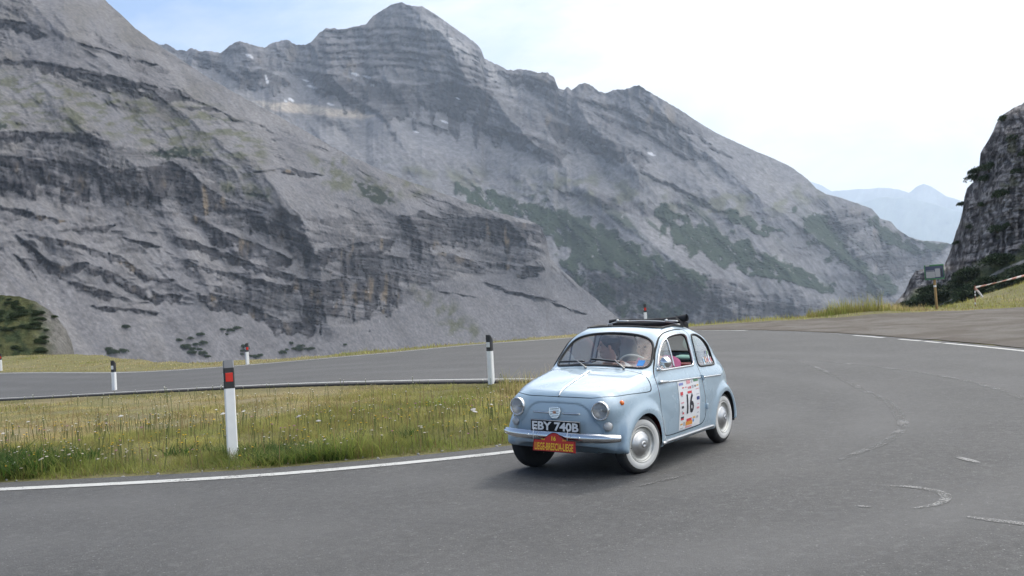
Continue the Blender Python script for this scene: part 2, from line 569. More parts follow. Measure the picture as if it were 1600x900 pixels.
def glass_mat(name, tint, refl=1.0, dirt_sheen=.13):
    m, T, b = material(name)
    nt = T.nt; out = nt.nodes['Material Output']
    nt.nodes.remove(b)
    tr = T.n('ShaderNodeBsdfTransparent'); tr.inputs['Color'].default_value = (*tint, 1)
    gl = T.n('ShaderNodeBsdfGlossy'); gl.inputs['Roughness'].default_value = .02
    df = T.n('ShaderNodeBsdfDiffuse'); df.inputs['Color'].default_value = (.5, .52, .54, 1)
    fr = T.n('ShaderNodeFresnel'); geo = T.n('ShaderNodeNewGeometry')
    T.l(T.math('MULTIPLY_ADD', geo.outputs['Backfacing'], 1 / 1.5 - 1.5), fr.inputs['IOR']); fr.inputs['IOR'].links[0].from_node.inputs[2].default_value = 1.5
    k = T.math('MULTIPLY', fr.outputs[0], 2.8 * refl, True)
    mx = T.n('ShaderNodeMixShader'); T.l(k, mx.inputs[0]); T.l(tr.outputs[0], mx.inputs[1]); T.l(gl.outputs[0], mx.inputs[2])
    m2 = T.n('ShaderNodeMixShader'); T.l(T.math('MULTIPLY', T.noise(T.coord(), 5, 5), dirt_sheen), m2.inputs[0])  # diffuse dirt film, strengthened to lighten the panes like a painted sheen
    T.l(mx.outputs[0], m2.inputs[1]); T.l(df.outputs[0], m2.inputs[2])
    T.l(m2.outputs[0], out.inputs['Surface'])
    return m
M_GLASS = glass_mat('window_glass', (.90, .93, .92))
M_LENS = glass_mat('lamp_glass', (.95, .95, .95), .8, .04)
M_REFL = pmat('lamp_reflector', (.72, .72, .71), rough=.38, metal=.6, var=.1, vscale=40)

car = empty('vintage_car', (0, 0, 0))
tag(car, 'small light blue vintage two-door car with white-wall tyres and rally number 16', 'car')
PHI = R(-1.59)                       # it leans outwards in the bend
_RX = Matrix.Translation((0, 0, .3)) @ Matrix.Rotation(PHI, 4, 'X') @ Matrix.Translation((0, 0, -.3))
def part(o, parent=None):
    if parent is None:
        o.parent = car; o.matrix_local = _RX
    else: o.parent = parent
    return o
def lean(P): return xf(P, _RX)

# ---- body surface
h = .0135
ax = [np.arange(-1.56, 1.57, h), np.arange(-.74, .7401, h), np.arange(.15, 1.40, h)]
_F = car_f(*np.meshgrid(*ax, indexing='ij'))
V, Q = surface_nets(_F, (ax[0][0], ax[1][0], ax[2][0]), h)
for _ in range(4):
    n = car_n(V); V = V - n * car_f(*V.T)[:, None] * .9
N = car_n(V)
body = (V, N, tri(Q))
# wheel openings
for xw in (XF, XR):
    V, N, T = body
    s = np.hypot(V[:, 0] - xw, V[:, 2] - .265) - .300
    s = np.where(np.abs(V[:, 1]) > .30, s, .05)
    body = split_mesh(V, N, T, s)[1]

DOORW = crom([(.509,.938),(.437,1.031),(.349,1.118),(.274,1.168),(.163,1.205),(.017,1.220),(-.139,1.221),(-.215,1.210),(-.250,1.172),(-.252,1.07),(-.254,.967),(-.240,.912),(-.194,.898),(-.016,.901),(.23,.905),(.424,.908),(.497,.915)], 4)
QUARW = crom([(-.350,1.10),(-.360,1.160),(-.390,1.188),(-.45,1.194),(-.558,1.180),(-.652,1.140),(-.726,1.080),(-.790,.99),(-.808,.90),(-.775,.864),(-.686,.860),(-.502,.867),(-.395,.873),(-.352,.89),(-.349,.968)], 4)
_w = [(0,1.249),(.16,1.243),(.285,1.228),(.376,1.204),(.437,1.168),(.472,1.119),(.493,1.059),(.508,1.0),(.503,.955),(.465,.937),(.355,.941),(.19,.952),(0,.957)]
WSCR = crom(_w + [(-a, b) for a, b in _w[-2:0:-1]], 4)
REARW = crom([(0,1.20),(.22,1.195),(.36,1.17),(.40,1.10),(.41,1.0),(.36,.965),(0,.96),(-.36,.965),(-.41,1.0),(-.40,1.10),(-.36,1.17),(-.22,1.195)], 4)
HOODQ = np.r_[crom([(1.541,-.1),(1.541,.164),(1.525,.459),(1.480,.605),(1.364,.691),(1.183,.756),(1.02,.785),(.945,.782),(.880,.735),(.800,.645),(.741,.552),(.690,.384),(.665,.238),(.660,-.1)], 5, False), [(.660, -.6), (1.541, -.6)]]
DOOR = crom([(.635,.858),(.654,.775),(.640,.669),(.628,.48),(.612,.37),(.561,.312),(.443,.292),(.16,.292),(-.098,.295),(-.275,.304),(-.35,.341),(-.38,.422),(-.360,.56),(-.322,.748),(-.316,.859),(-.314,.971),(-.315,1.10),(-.325,1.20),(-.31,1.240),(-.25,1.256),(-.063,1.261),(.159,1.242),(.285,1.196),(.409,1.092),(.529,.960)], 4)
ROOFO = crom([(.135,0),(.13,.25),(.11,.37),(.05,.405),(-.2,.41),(-.40,.40),(-.43,.3),(-.43,0),(-.43,-.3),(-.40,-.40),(-.2,-.41),(.05,-.405),(.11,-.37),(.13,-.25)], 4)

# holes for the headlamps
for sy in (1, -1):
    V, N, T = body
    s = np.hypot(V[:, 1] - .440 * sy, V[:, 2] - .632) - .072
    body = split_mesh(V, N, T, np.where(V[:, 0] > 1.2, s, .05))[1]
def cutout(body, poly, a, b, mask):
    V, N, T = body
    s = sdpoly(poly, V[:, a], V[:, b])
    s = np.where(mask(V, N), s, .05)
    return split_mesh(V, N, T, s)
wind, body = cutout(body, WSCR, 1, 2, lambda V, N: (V[:, 0] > .2) & (N[:, 0] > .15))
reargl, body = cutout(body, REARW, 1, 2, lambda V, N: (V[:, 0] < -.5) & (N[:, 0] < -.2))
quarL, body = cutout(body, QUARW, 0, 2, lambda V, N: N[:, 1] > .3)
quarR, body = cutout(body, QUARW, 0, 2, lambda V, N: N[:, 1] < -.3)
dwR, body = cutout(body, DOORW, 0, 2, lambda V, N: N[:, 1] < -.3)
dwL, body = cutout(body, DOORW, 0, 2, lambda V, N: N[:, 1] > .3)
roofcut, body = cutout(body, ROOFO, 0, 1, lambda V, N: (N[:, 2] > .6) & (V[:, 2] > 1.15))
# vent pane: the part of the door window ahead of the divider
V, N, T = dwL
s = V[:, 0] - .203
vent = split_mesh(V, N, T, -s)[0]
V, N, T = dwR
s = V[:, 0] - .203
ventR, mainR = split_mesh(V, N, T, -s)

def panel(body, sd, mask, gap):
    V, N, T = body
    s = np.where(mask(V, N), sd(V), .05)
    ins, rest = split_mesh(V, N, T, s - gap)
    V, N, T = ins
    seam_in, band = split_mesh(V, N, T, sd(V) + gap)
    return seam_in, band, rest
door, doorband, body = panel(body, lambda V: sdpoly(DOOR, V[:, 0], V[:, 2]), lambda V, N: (N[:, 1] > .08) & (V[:, 1] > .3), .0042)
hood, hoodband, body = panel(body, lambda V: sdpoly(HOODQ, V[:, 0] + .9 - V[:, 2], np.abs(V[:, 1]) + .9 - V[:, 2]), lambda V, N: (V[:, 2] > .66) & (V[:, 0] > .6), .0055)

o_body = part(obj('body', body[0], body[2], M_PAINT, normals=body[1]))
o_door = part(obj('door', door[0], door[2], M_PAINT, normals=door[1]))
o_hood = part(obj('hood', hood[0], hood[2], M_PAINT, normals=hood[1]))
for (v, n, t), nm, par in ((doorband, 'door_seam', o_body), (hoodband, 'hood_seam', o_body)):
    part(obj(nm, v - n * .006, t, M_SEAM, normals=n), par)
def pane(m, nm, par=None, off=-.006):
    return part(obj(nm, m[0] + m[1] * off, m[2], M_GLASS, normals=m[1]), par)
o_wind = pane(wind, 'windscreen'); o_rear = pane(reargl, 'rear_window')
o_quar = pane(quarL, 'quarter_window'); pane(quarR, 'quarter_window'); pane(mainR, 'door_window')
o_vent = pane(vent, 'vent_window', o_door); pane(ventR, 'vent_window')

# wheel housings, underside and cabin floor
for xw in (XF, XR):
    for sy in (1, -1):
        a = np.linspace(R(12) if xw > 0 else R(-8), R(190), 30)
        ring = np.stack([xw + .302 * np.cos(a), np.zeros(30), .265 + .302 * np.sin(a)], 1)
        A = ring + [0, .30 * sy, 0]; B = ring + [0, .622 * sy, 0]
        i = np.arange(29)
        mb = MB().add(np.r_[A, B, [[xw, .30 * sy, .265]]], [np.stack([i, i + 1, i + 31, i + 30], 1), np.stack([i, i + 1, np.full(29, 60)], 1)])
        part(mb.build('wheel_housing', M_DARK))

# ---- trims that follow the surface
def ring_side(poly, off, sy=1, n=140):
    p = resample(poly, n); return on_side(p[:, 0], p[:, 1], off, sy)
def ring_front(poly, off, sx=1, n=160):
    p = resample(poly, n); return on_front(p[:, 0], p[:, 1], off, sx)
V, F = tube(ring_front(WSCR, .000), .0125, 8, True); part(obj('windscreen_seal', V, F, M_RUBBER), o_wind)
V, F = tube(ring_front(REARW, .000, -1), .013, 8, True); part(obj('window_seal', V, F, M_RUBBER), o_rear)
V, F = tube(ring_side(QUARW, .000), .0105, 8, True); part(obj('window_seal', V, F, M_RUBBER), o_quar)
V, F = tube(ring_side(DOORW, .001), .011, 8, True); part(obj('window_frame', V, F, M_CHROME), o_door)
V, F = tube(ring_side(DOORW, -.012), .013, 8, True); part(obj('window_seal', V, F, M_RUBBER), o_door)
P = on_side(np.linspace(.202, .206, 12), np.linspace(.906, 1.205, 12), .0); V, F = tube(P, .0085, 8); part(obj('vent_divider', V, F, M_CHROME), o_door)
for poly in (QUARW, DOORW):
    V, F = tube(ring_side(poly, .0, -1), .012, 8, True); part(obj('window_seal', V, F, M_RUBBER), o_body)
P = on_side(np.linspace(.202, .206, 12), np.linspace(.906, 1.205, 12), .0, -1); V, F = tube(P, .0085, 8); part(obj('vent_divider', V, F, M_RUBBER), o_body)
# gasket round the roof opening + sliding rails
p = resample(ROOFO, 120); V, F = tube(on_top(p[:, 0], p[:, 1], .002), .011, 8, True); o_gask = part(obj('roof_gasket', V, F, M_RUBBER))
# belt mouldings, door grip, hood moulding, sill strips
xs = np.linspace(.56, -.300, 40); zs = np.interp(xs, [-.83, -.29, -.045, .245, .61], [.745, .769, .780, .789, .805])
P = on_side(xs, zs, .004); V, F = tube(P, .0085, 8); part(obj('belt_moulding', V, F, M_CHROME), o_door)
xs = np.linspace(-.375, -.83, 24); zs = np.interp(xs, [-.83, -.29], [.745, .769])
P = on_side(xs, zs, .004); V, F = tube(P, .0085, 8); part(obj('belt_moulding', V, F, M_CHROME))
xs = np.linspace(.625, .47, 14); zs = np.interp(xs, [.245, .61], [.789, .806])
P = on_side(xs, zs, .020); V, F = tube(P, np.interp(np.arange(14), [0, 2, 9, 13], [.012, .019, .013, .009]), 10); part(obj('door_handle', V, F, M_CHROME), o_door)
xs = np.linspace(1.376, .80, 50); P = on_top(xs, np.zeros(50), .005)
V, F = tube(P, np.interp(np.arange(50), [0, 3, 44, 49], [.005, .0088, .0078, .004]), 8); part(obj('hood_moulding', V, F, M_CHROME), o_hood)
for sy in (1, -1):
    xs = np.linspace(.64, -.56, 40); P = on_side(xs, np.full(40, .245), .008, sy)
    V, F = tube(P, .0155, 8); part(obj('sill_strip', V, F, M_ALLOY))
# hinges of the rear-hung door
for z, x in ((.765, -.332), (.470, -.382)):
    P = on_side([x], [z], .010)[0]
    V, F = lathe([(0, -.028), (.013, -.028), (.0155, -.022), (.0155, .022), (.013, .028), (0, .028)], 12, 'z', P)
    V2, F2 = rbox(P + [-.030, -.014, -.018], P + [.016, .002, .018], .004)
    part(MB().add(V, F).add(V2, F2).build('door_hinge', M_PAINT), o_door)
# door mirror: round chrome head on a short arm
mb = MB()
base = on_side([.525], [.925], .0)[0]
head = np.array([.475, base[1] + .062, .985])
V, F = tube(crom([base, base + [.01, .04, .0], head + [.045, -.05, -.045], head + [.03, 0, 0]], 6, False), .008, 8); mb.add(V, F)
V, F = rbox(base + [-.055, -.006, -.020], base + [.03, .016, .014], .008); mb.add(V, F)
V, F = lathe([(0, .052), (.022, .049), (.042, .036), (.054, .015), (.057, -.002), (.055, -.008)], 28, 'x', (0, 0, 0))
Mm = basis(head, (math.cos(.22), math.sin(.22), 0), (-math.sin(.22), math.cos(.22), 0)); mb.add(xf(V, Mm), F)
o_mir = part(mb.build('mirror', M_CHROME), o_door)
V, F = lathe([(0, -.006), (.0545, -.0065)], 28, 'x'); part(obj('mirror_glass', xf(V, Mm), [f[:, ::-1] for f in F], M_REFL), o_mir)

# ---- wheels
def make_wheel(sy):
    root = empty('wheel', (0, 0, 0)); root.parent = car
    y = lambda v: v * sy
    ty = [(.150, -.050), (.185, -.060), (.225, -.062), (.252, -.054), (.2625, -.038), (.2655, -.02), (.266, 0), (.2655, .02), (.2625, .038), (.252, .053), (.235, .0605), (.225, .0625), (.150, .052)]
    V, F = lathe([(a, y(b)) for a, b in ty], 56); 
    F = [f if sy > 0 else f[:, ::-1] for f in F]
    mb = MB().add(V, F)
    for g in (-.025, -.008, .009, .026):      # tread grooves stand as fine ribs
        V, F = lathe([(.2655, y(g - .004)), (.2685, y(g - .002)), (.2685, y(g + .002)), (.2655, y(g + .004))], 56); mb.add(V, F)
    part(mb.build('tyre', M_TYRE), root)
    V, F = lathe([(.1665, y(.058)), (.172, y(.0655)), (.195, y(.0675)), (.218, y(.0655)), (.2245, y(.0615))], 56); part(obj('whitewall', V, F, M_WWALL), root)
    V, F = lathe([(.168, y(.056)), (.1675, y(.064)), (.161, y(.066)), (.156, y(.060)), (.150, y(.046)), (.138, y(.034)), (.128, y(.035)), (.120, y(.041)), (.110, y(.043)), (.098, y(.036)), (.02, y(.03))], 56)
    o = part(obj('rim', V, F, M_RIM), root)
    V, F = lathe([(.122, y(.036)), (.1225, y(.042)), (.116, y(.049)), (.098, y(.057)), (.078, y(.066)), (.066, y(.0745)), (.052, y(.079)), (.034, y(.081)), (.030, y(.081)), (.027, y(.085)), (.018, y(.088)), (.014, y(.085)), (0, y(.084))], 48)
    part(obj('hubcap', V, F, M_ALLOY), root)
    # valve stem and brake plate
    V, F = tube([(.142, y(.036), -.02), (.138, y(.056), -.02)], .005, 6); part(obj('valve', V, F, M_RUBBER), root)
    V, F = lathe([(0, y(-.045)), (.15, y(-.045)), (.152, y(-.03))], 32); part(obj('brake_drum', V, F, M_DARK), root)
    return root
for xw, steer in ((XF, R(-16)), (XR, 0)):
    for sy in (1, -1):
        w = make_wheel(sy); w.location = (xw, .560 * sy, .266); w.rotation_euler = (0, 0, steer)
V, F = tube([(XR, -.5, .27), (XR, .5, .27)], .03, 10); part(obj('axle', V, F, M_DARK))
V, F = tube([(XF, -.48, .25), (XF, .48, .25)], .025, 10); part(obj('axle', V, F, M_DARK))
V, F = rbox((-1.3, -.25, .2), (-.75, .25, .45), .03); part(obj('engine_block', V, F, M_DARK))

# ---- lamps
for sy in (1, -1):
    c = on_front([.440 * sy], [.632])[0]; c[0] = 1.400
    ax_ = np.array([1, .10 * sy, 0.02]); ax_ /= np.linalg.norm(ax_)
    Mh = basis(c, ax_, (-ax_[1], ax_[0], 0))
    V, F = lathe([(.083, -.035), (.085, .004), (.082, .014), (.075, .017), (.070, .012), (.069, .002)], 44, 'x')
    o_h = part(obj('headlight', xf(V, Mh), F, M_CHROME))
    V, F = lathe([(.076, .004), (.065, -.02), (.045, -.045), (.02, -.06), (0, -.064)], 36, 'x'); part(obj('reflector', xf(V, Mh), F, M_REFL), o_h)
    V, F = lathe([(0, -.02), (.012, -.02), (.014, -.035), (.012, -.06)], 16, 'x'); part(obj('bulb', xf(V, Mh), F, M_CREAM), o_h)
    V, F = lathe([(.076, .006), (.060, .017), (.035, .025), (0, .028)], 36, 'x'); part(obj('lens', xf(V, Mh), F, M_LENS), o_h)
    # small round lamp below, grey glass
    c = on_front([.488 * sy], [.490])[0]
    n_ = car_n(c[None])[0]; n_[2] = 0; n_ /= np.linalg.norm(n_)
    n_ = (n_ + np.array([1.2, 0, 0])); n_ /= np.linalg.norm(n_)
    Mf = basis(c, n_, (-n_[1], n_[0], 0))
    V, F = lathe([(.040, -.03), (.043, .012), (.041, .019), (.037, .020)], 28, 'x')
    o_f = part(obj('side_lamp', xf(V, Mf), F, M_ALLOY))
    V, F = lathe([(.039, .019), (.030, .029), (.016, .035), (0, .037)], 28, 'x')
    part(obj('lens', xf(V, Mf), F, pmat('frosted_lens', (.50, .50, .49), rough=.25, coat=.6, var=.1, vscale=40)), o_f)
c = on_side([1.235], [.690], .0)[0]; n_ = car_n(c[None])[0]
V, F = lathe([(.023, -.004), (.0215, .008), (.014, .016), (0, .019)], 20, 'x'); part(obj('indicator', xf(V, basis(c, n_, (-n_[1], n_[0], 0))), F, M_AMBER))
for sy in (1, -1):
    c = on_side([-1.235], [.575], .0, sy)[0]; n_ = car_n(c[None])[0]
    V, F = lathe([(.028, -.01), (.027, .008), (.019, .017), (0, .020)], 20, 'x')
    part(obj('tail_light', xf(V * [1, 1, 1.5], basis(c, n_, (-n_[1], n_[0], 0))), F, M_TAIL))

# ---- bumpers
def bumper(sx):
    ys = np.linspace(-1, 1, 61)
    y = ys * (.606 if sx > 0 else .55)
    x = 1.480 - .028 * ys ** 2 - .095 * np.abs(ys) ** 5
    if sx < 0: x = -(1.44 - .05 * ys ** 2 - .15 * np.abs(ys) ** 5)
    z0 = .392
    t = np.linspace(0, 1, 9); prof = np.stack([.026 * np.sin(np.pi * t) ** .7, (t - .5) * .080], 1)
    P = np.stack([x, y], 1); tn = np.gradient(P, axis=0); tn /= np.linalg.norm(tn, axis=1)[:, None]
    nn = np.stack([tn[:, 1], -tn[:, 0]], 1) * sx * (1 if True else 1)
    if sx < 0: nn = np.stack([-tn[:, 1], tn[:, 0]], 1)
    hs = 1 - .25 * np.abs(ys) ** 8
    V = np.stack([P[:, None, 0] + nn[:, None, 0] * prof[None, :, 0], P[:, None, 1] + nn[:, None, 1] * prof[None, :, 0], z0 + prof[None, :, 1] * hs[:, None]], -1)
    Vb = V.copy(); Vb[..., 0] -= .012 * sx
    n, m = V.shape[:2]
    i = np.arange(n - 1)[:, None]; j = np.arange(m - 1)[None]
    f = np.stack([i * m + j, (i + 1) * m + j, (i + 1) * m + j + 1, i * m + j + 1], -1).reshape(-1, 4)
    mb = MB(); mb.add(V.reshape(-1, 3), f if sx > 0 else f[:, ::-1]); mb.add(Vb.reshape(-1, 3), f[:, ::-1] if sx > 0 else f)
    for a, b in ((0, m - 1),):                       # top and bottom rims
        for e in (0, m - 1):
            W = np.concatenate([V[:, e], Vb[:, e]]); q = np.arange(n - 1)
            mb.add(W, np.stack([q, q + 1, q + 1 + n, q + n], 1))
    for yy in (-.27, .27):
        c_ = np.array([np.interp(yy, y, x) + .026 * sx, yy, z0])
        V2, F2 = lathe([(.014, -.004), (.012, .004), (0, .007)], 14, 'x', (0, 0, 0)); mb.add(V2 * [sx, 1, 1] + c_, F2)
        V2, F2 = rbox((min(1.38 * sx, 1.485 * sx), yy - .02, z0 - .02), (max(1.38 * sx, 1.485 * sx), yy + .02, z0 + .02), .003); mb.add(V2, F2)
    return part(mb.build('bumper', M_CHROME))
bumper(1); bumper(-1)

# ---- badge with side strips
c = on_front([-.022], [.597])[0]; nrm = car_n(c[None])[0]
Mb = basis(c + nrm * .004, (0, 1, 0), (-nrm[2], 0, nrm[0]))
shield = [(-.062, .018), (-.055, .045), (-.035, .052), (.035, .052), (.055, .045), (.062, .018), (.058, -.02), (.040, -.050), (.02, -.056), (-.02, -.056), (-.040, -.050), (-.058, -.02)]
V, F = prism(shield, .014, .004); o_bad = part(obj('badge', xf(V, Mb), F, M_CHROME, smooth=False))
mb = MB()
for k in range(6):
    z = -.040 + k * .0155; w = .045 - .12 * max(0, -z - .02)
    V, F = rbox((-w, z - .0028, .013), (w, z + .0028, .018), .001); mb.add(V, F)
V = np.concatenate(mb.V); part(obj('badge_bars', xf(V, Mb), mb.F, pmat('badge_dark', (.12, .12, .13), rough=.3, metal=.8), smooth=False), o_bad)
V, F = prism([(-.014, -.012), (.014, -.012), (.014, .012), (-.014, .012)], .006, .001); part(obj('badge_centre', xf(V + [0, 0, .015], Mb), F, pmat('copper_enamel', (.45, .22, .14), rough=.35, metal=.5)), o_bad)
for sy in (1, -1):
    ys = np.linspace(.075, .250, 14) * sy - .015; P = on_front(ys, np.full(14, .592), .006)
    V, F = tube(P, np.interp(np.arange(14), [0, 11, 13], [.0078, .0075, .004]), 8); part(obj('badge_strip', V, F, M_CHROME))

# ---- number plate, rally plate
def plate_frame(y0, y1, z0, z1, x, tilt=0):
    c = np.array([x, (y0 + y1) / 2, (z0 + z1) / 2])
    return basis(c, (0, 1, 0), (math.sin(tilt), 0, math.cos(tilt)))
Mp = plate_frame(-.253, .276, .425, .535, 1.476, -.05)
V, F = rbox((-.262, -.055, -.006), (.262, .055, 0), .004); o_np = part(obj('number_plate', xf(V, Mp), F, M_BLACKP))
V, T = text_mesh('EBY 740B', .492, .080, bold=.034); part(obj('plate_lettering', xf(V + [0, 0, .0015], Mp), T, M_SILVER, smooth=False), o_np)
V, F = tube(np.array([(-.258, -.051, .001), (.258, -.051, .001), (.258, .051, .001), (-.258, .051, .001)]).repeat(1, 0), .0022, 4, True); part(obj('plate_border', xf(V, Mp), F, M_SILVER), o_np)
Mq = basis((1.53, .036, .347), (0, 1, .012), (-.10, -.012, 1))
rp = [(-.228, -.085), (.222, -.085), (.215, .020)] + [(x, .020 + .066 * (.5 + .5 * math.cos(math.pi * (x + .004) / .15)) if abs(x + .004) < .15 else .020) for x in np.linspace(.17, -.178, 25)] + [(-.222, .020)]
V, F = prism(rp, .005, .001); o_rp = part(obj('rally_plate', xf(V, Mq), F, M_PRED, smooth=False))
def on_plate(nm, V, T, mat, par, M, z): return part(obj(nm, xf(V + [0, 0, z], M), T, mat, smooth=False), par)
V, T = text_mesh('LIEGE-BRESCIA-LIEGE', .405, .066, bold=.02, spacing=1.0); mbt = MB().add(V + [-.004, -.040, 0], T)
V, T = text_mesh('16', .046, .040, bold=.03); mbt.add(V + [-.006, .033, 0], T)
V, T = text_mesh('1958', .040, .014, bold=.02); mbt.add(V + [-.118, .022, 0], T)
V, T = text_mesh('2018', .040, .014, bold=.02); mbt.add(V + [.105, .022, 0], T)
V = np.concatenate(mbt.V); on_plate('plate_lettering', V, np.concatenate(mbt.F), M_PYEL, o_rp, Mq, .0066)
edge = np.array([(p[0] * .985, p[1] * .985, .005) for p in rp]); V, F = tube(edge, .0022, 5, True); part(obj('plate_border', xf(V, Mq), F, M_BLACKP), o_rp)
for yy in (-.19, .17):                    # wire ties over the bumper
    V, F = tube([(1.531, yy, .34), (1.531, yy, .42), (1.520, yy, .463), (1.47, yy, .467)], .0022, 5); part(obj('plate_tie', V, F, M_WHITE), o_rp)

# ---- wipers
M_WIP = pmat('wiper_metal', (.30, .30, .29), rough=.4, metal=.8)
def wiper(piv, arm, b0, b1):
    p = on_front([piv[0]], [piv[1]], .012)[0]; e = on_front([arm[0]], [arm[1]], .026)[0]
    V, F = tube(crom([p, p * .75 + e * .25 + [.012, 0, .008], e], 6, False), np.linspace(.0085, .005, 13), 8); mb = MB().add(V, F)
    V, F = lathe([(0, .014), (.010, .010), (.014, -.006)], 12, 'x', p); mb.add(V, F)
    P = on_front(np.linspace(b0[0], b1[0], 14), np.linspace(b0[1], b1[1], 14) + .004 * np.sin(np.linspace(0, np.pi, 14)), .022); V, F = tube(P, .0042, 6); mb.add(V, F)
    o = part(mb.build('wiper', M_WIP))
    P = on_front(np.linspace(b0[0], b1[0], 16), np.linspace(b0[1], b1[1], 16), .012); V, F = tube(P, .0075, 6); part(obj('wiper_blade', V, F, M_RUBBER), o)
wiper((-.098, .930), (-.255, .976), (-.487, .962), (-.17, .980))
wiper((.297, .930), (.160, .990), (-.113, 1.004), (.22, .980))

# ---- stickers that follow the surface
def decal_side(poly_or_V, T, off):
    P = on_side(poly_or_V[:, 0], poly_or_V[:, 1], off); return P, T
def decal_text(s, cx, cz, w, hgt, bold=.0):
    V, T = text_mesh(s, w, hgt, bold=bold)
    return np.stack([cx - V[:, 0], cz + V[:, 1]], 1), T[:, ::1]
def quad_grid(x0, x1, z0, z1, nx=12, nz=18):
    xs, zs = np.meshgrid(np.linspace(x0, x1, nx), np.linspace(z0, z1, nz), indexing='ij')
    i = np.arange(nx - 1)[:, None]; j = np.arange(nz - 1)[None]
    return np.stack([xs.ravel(), zs.ravel()], 1), np.stack([i * nz + j, (i + 1) * nz + j, (i + 1) * nz + j + 1, i * nz + j + 1], -1).reshape(-1, 4)
DX0, DX1, DZ0, DZ1 = -.275, .275, .335, .775
# ---- rally sticker on the door
DX0, DX1, DZ0, DZ1 = -.225, .258, .308, .778
def subdiv(V, T, L=.02):
    V = np.asarray(V, float)
    for _ in range(5):
        e = np.linalg.norm(V[T] - V[np.roll(T, -1, 1)], axis=2).max(1)
        big = e > L
        if not big.any(): break
        t = T[big]; n = len(V); k = len(t)
        m = [(V[t[:, i]] + V[t[:, (i + 1) % 3]]) / 2 for i in range(3)]
        V = np.r_[V, m[0], m[1], m[2]]
        ab, bc, ca = n + np.arange(k), n + k + np.arange(k), n + 2 * k + np.arange(k)
        T = np.r_[T[~big], np.stack([t[:, 0], ab, ca], 1), np.stack([ab, t[:, 1], bc], 1), np.stack([ca, bc, t[:, 2]], 1), np.stack([ab, bc, ca], 1)]
    return V, T
def sx_(u): return DX1 - u * (DX1 - DX0)          # u: 0 front edge .. 1 rear edge as read from outside
def sz_(v): return DZ1 - v * (DZ1 - DZ0)          # v: 0 top .. 1 bottom
PRINT = dict(white=(.78, .78, .79), black=(.012, .012, .02), blue=(.25, .27, .55), pink=(.70, .30, .33), grey=(.42, .42, .45), green=(.10, .25, .14), red=(.60, .05, .06), amber=(.72, .42, .10), navy=(.04, .06, .22), orange=(.75, .30, .04), bluel=(.10, .30, .65))
PK = list(PRINT); stk = MB()
V2, Fq = quad_grid(DX0, DX1, DZ0, DZ1); stk.add(on_side(V2[:, 0], V2[:, 1], .0035), Fq[:, ::-1], 0)
def block(u0, u1, v0, v1, col):
    V, F = quad_grid(sx_(u1), sx_(u0), sz_(v1), sz_(v0), 4, 3)
    stk.add(on_side(V[:, 0], V[:, 1], .0056), F[:, ::-1], PK.index(col))
def stext(s, u, v, w, hh, col, bold=.02):
    V, T = text_mesh(s, w, hh, bold=bold); V, T = subdiv(V, T)
    stk.add(on_side(sx_(u) - V[:, 0], sz_(v) + V[:, 1], .0062), T, PK.index(col))
stext('16', .50, .49, .160, .195, 'black', .03)
for a in ((.05, .24, .035, .085, 'blue'), (.40, .58, .015, .085, 'pink'), (.63, .68, .03, .08, 'grey'), (.74, .97, .015, .07, 'green'), (.18, .25, .13, .155, 'red'), (.31, .38, .13, .155, 'pink'),
          (.40, .60, .235, .285, 'red'), (.43, .50, .145, .19, 'pink'), (.52, .58, .14, .19, 'red'), (.62, .72, .13, .19, 'grey'), (.76, .82, .14, .18, 'black'), (.86, .96, .14, .17, 'amber'), (.80, .97, .22, .235, 'pink'),
          (.07, .19, .22, .29, 'red'), (.09, .16, .29, .32, 'grey'), (.80, .95, .33, .345, 'grey'), (.82, .96, .39, .46, 'navy'), (.07, .20, .43, .455, 'pink'), (.09, .19, .51, .56, 'black'), (.84, .93, .54, .555, 'pink'),
          (.09, .14, .61, .65, 'grey'), (.13, .20, .64, .68, 'red'), (.82, .95, .61, .65, 'pink'), (.07, .21, .73, .765, 'black'), (.07, .21, .765, .80, 'red'), (.84, .94, .72, .74, 'grey'),
          (.05, .16, .87, .90, 'amber'), (.19, .26, .85, .93, 'grey'), (.30, .62, .855, .94, 'orange'), (.34, .58, .80, .86, 'red'), (.64, .70, .84, .90, 'bluel'), (.64, .76, .79, .83, 'amber'), (.82, .90, .79, .84, 'grey'), (.28, .60, .955, .985, 'pink'), (.05, .2, .96, .975, 'grey')):
    block(*a)
part(stk.build('rally_sticker', [pmat('print_' + k, c, rough=.45) for k, c in PRINT.items()], smooth=False))

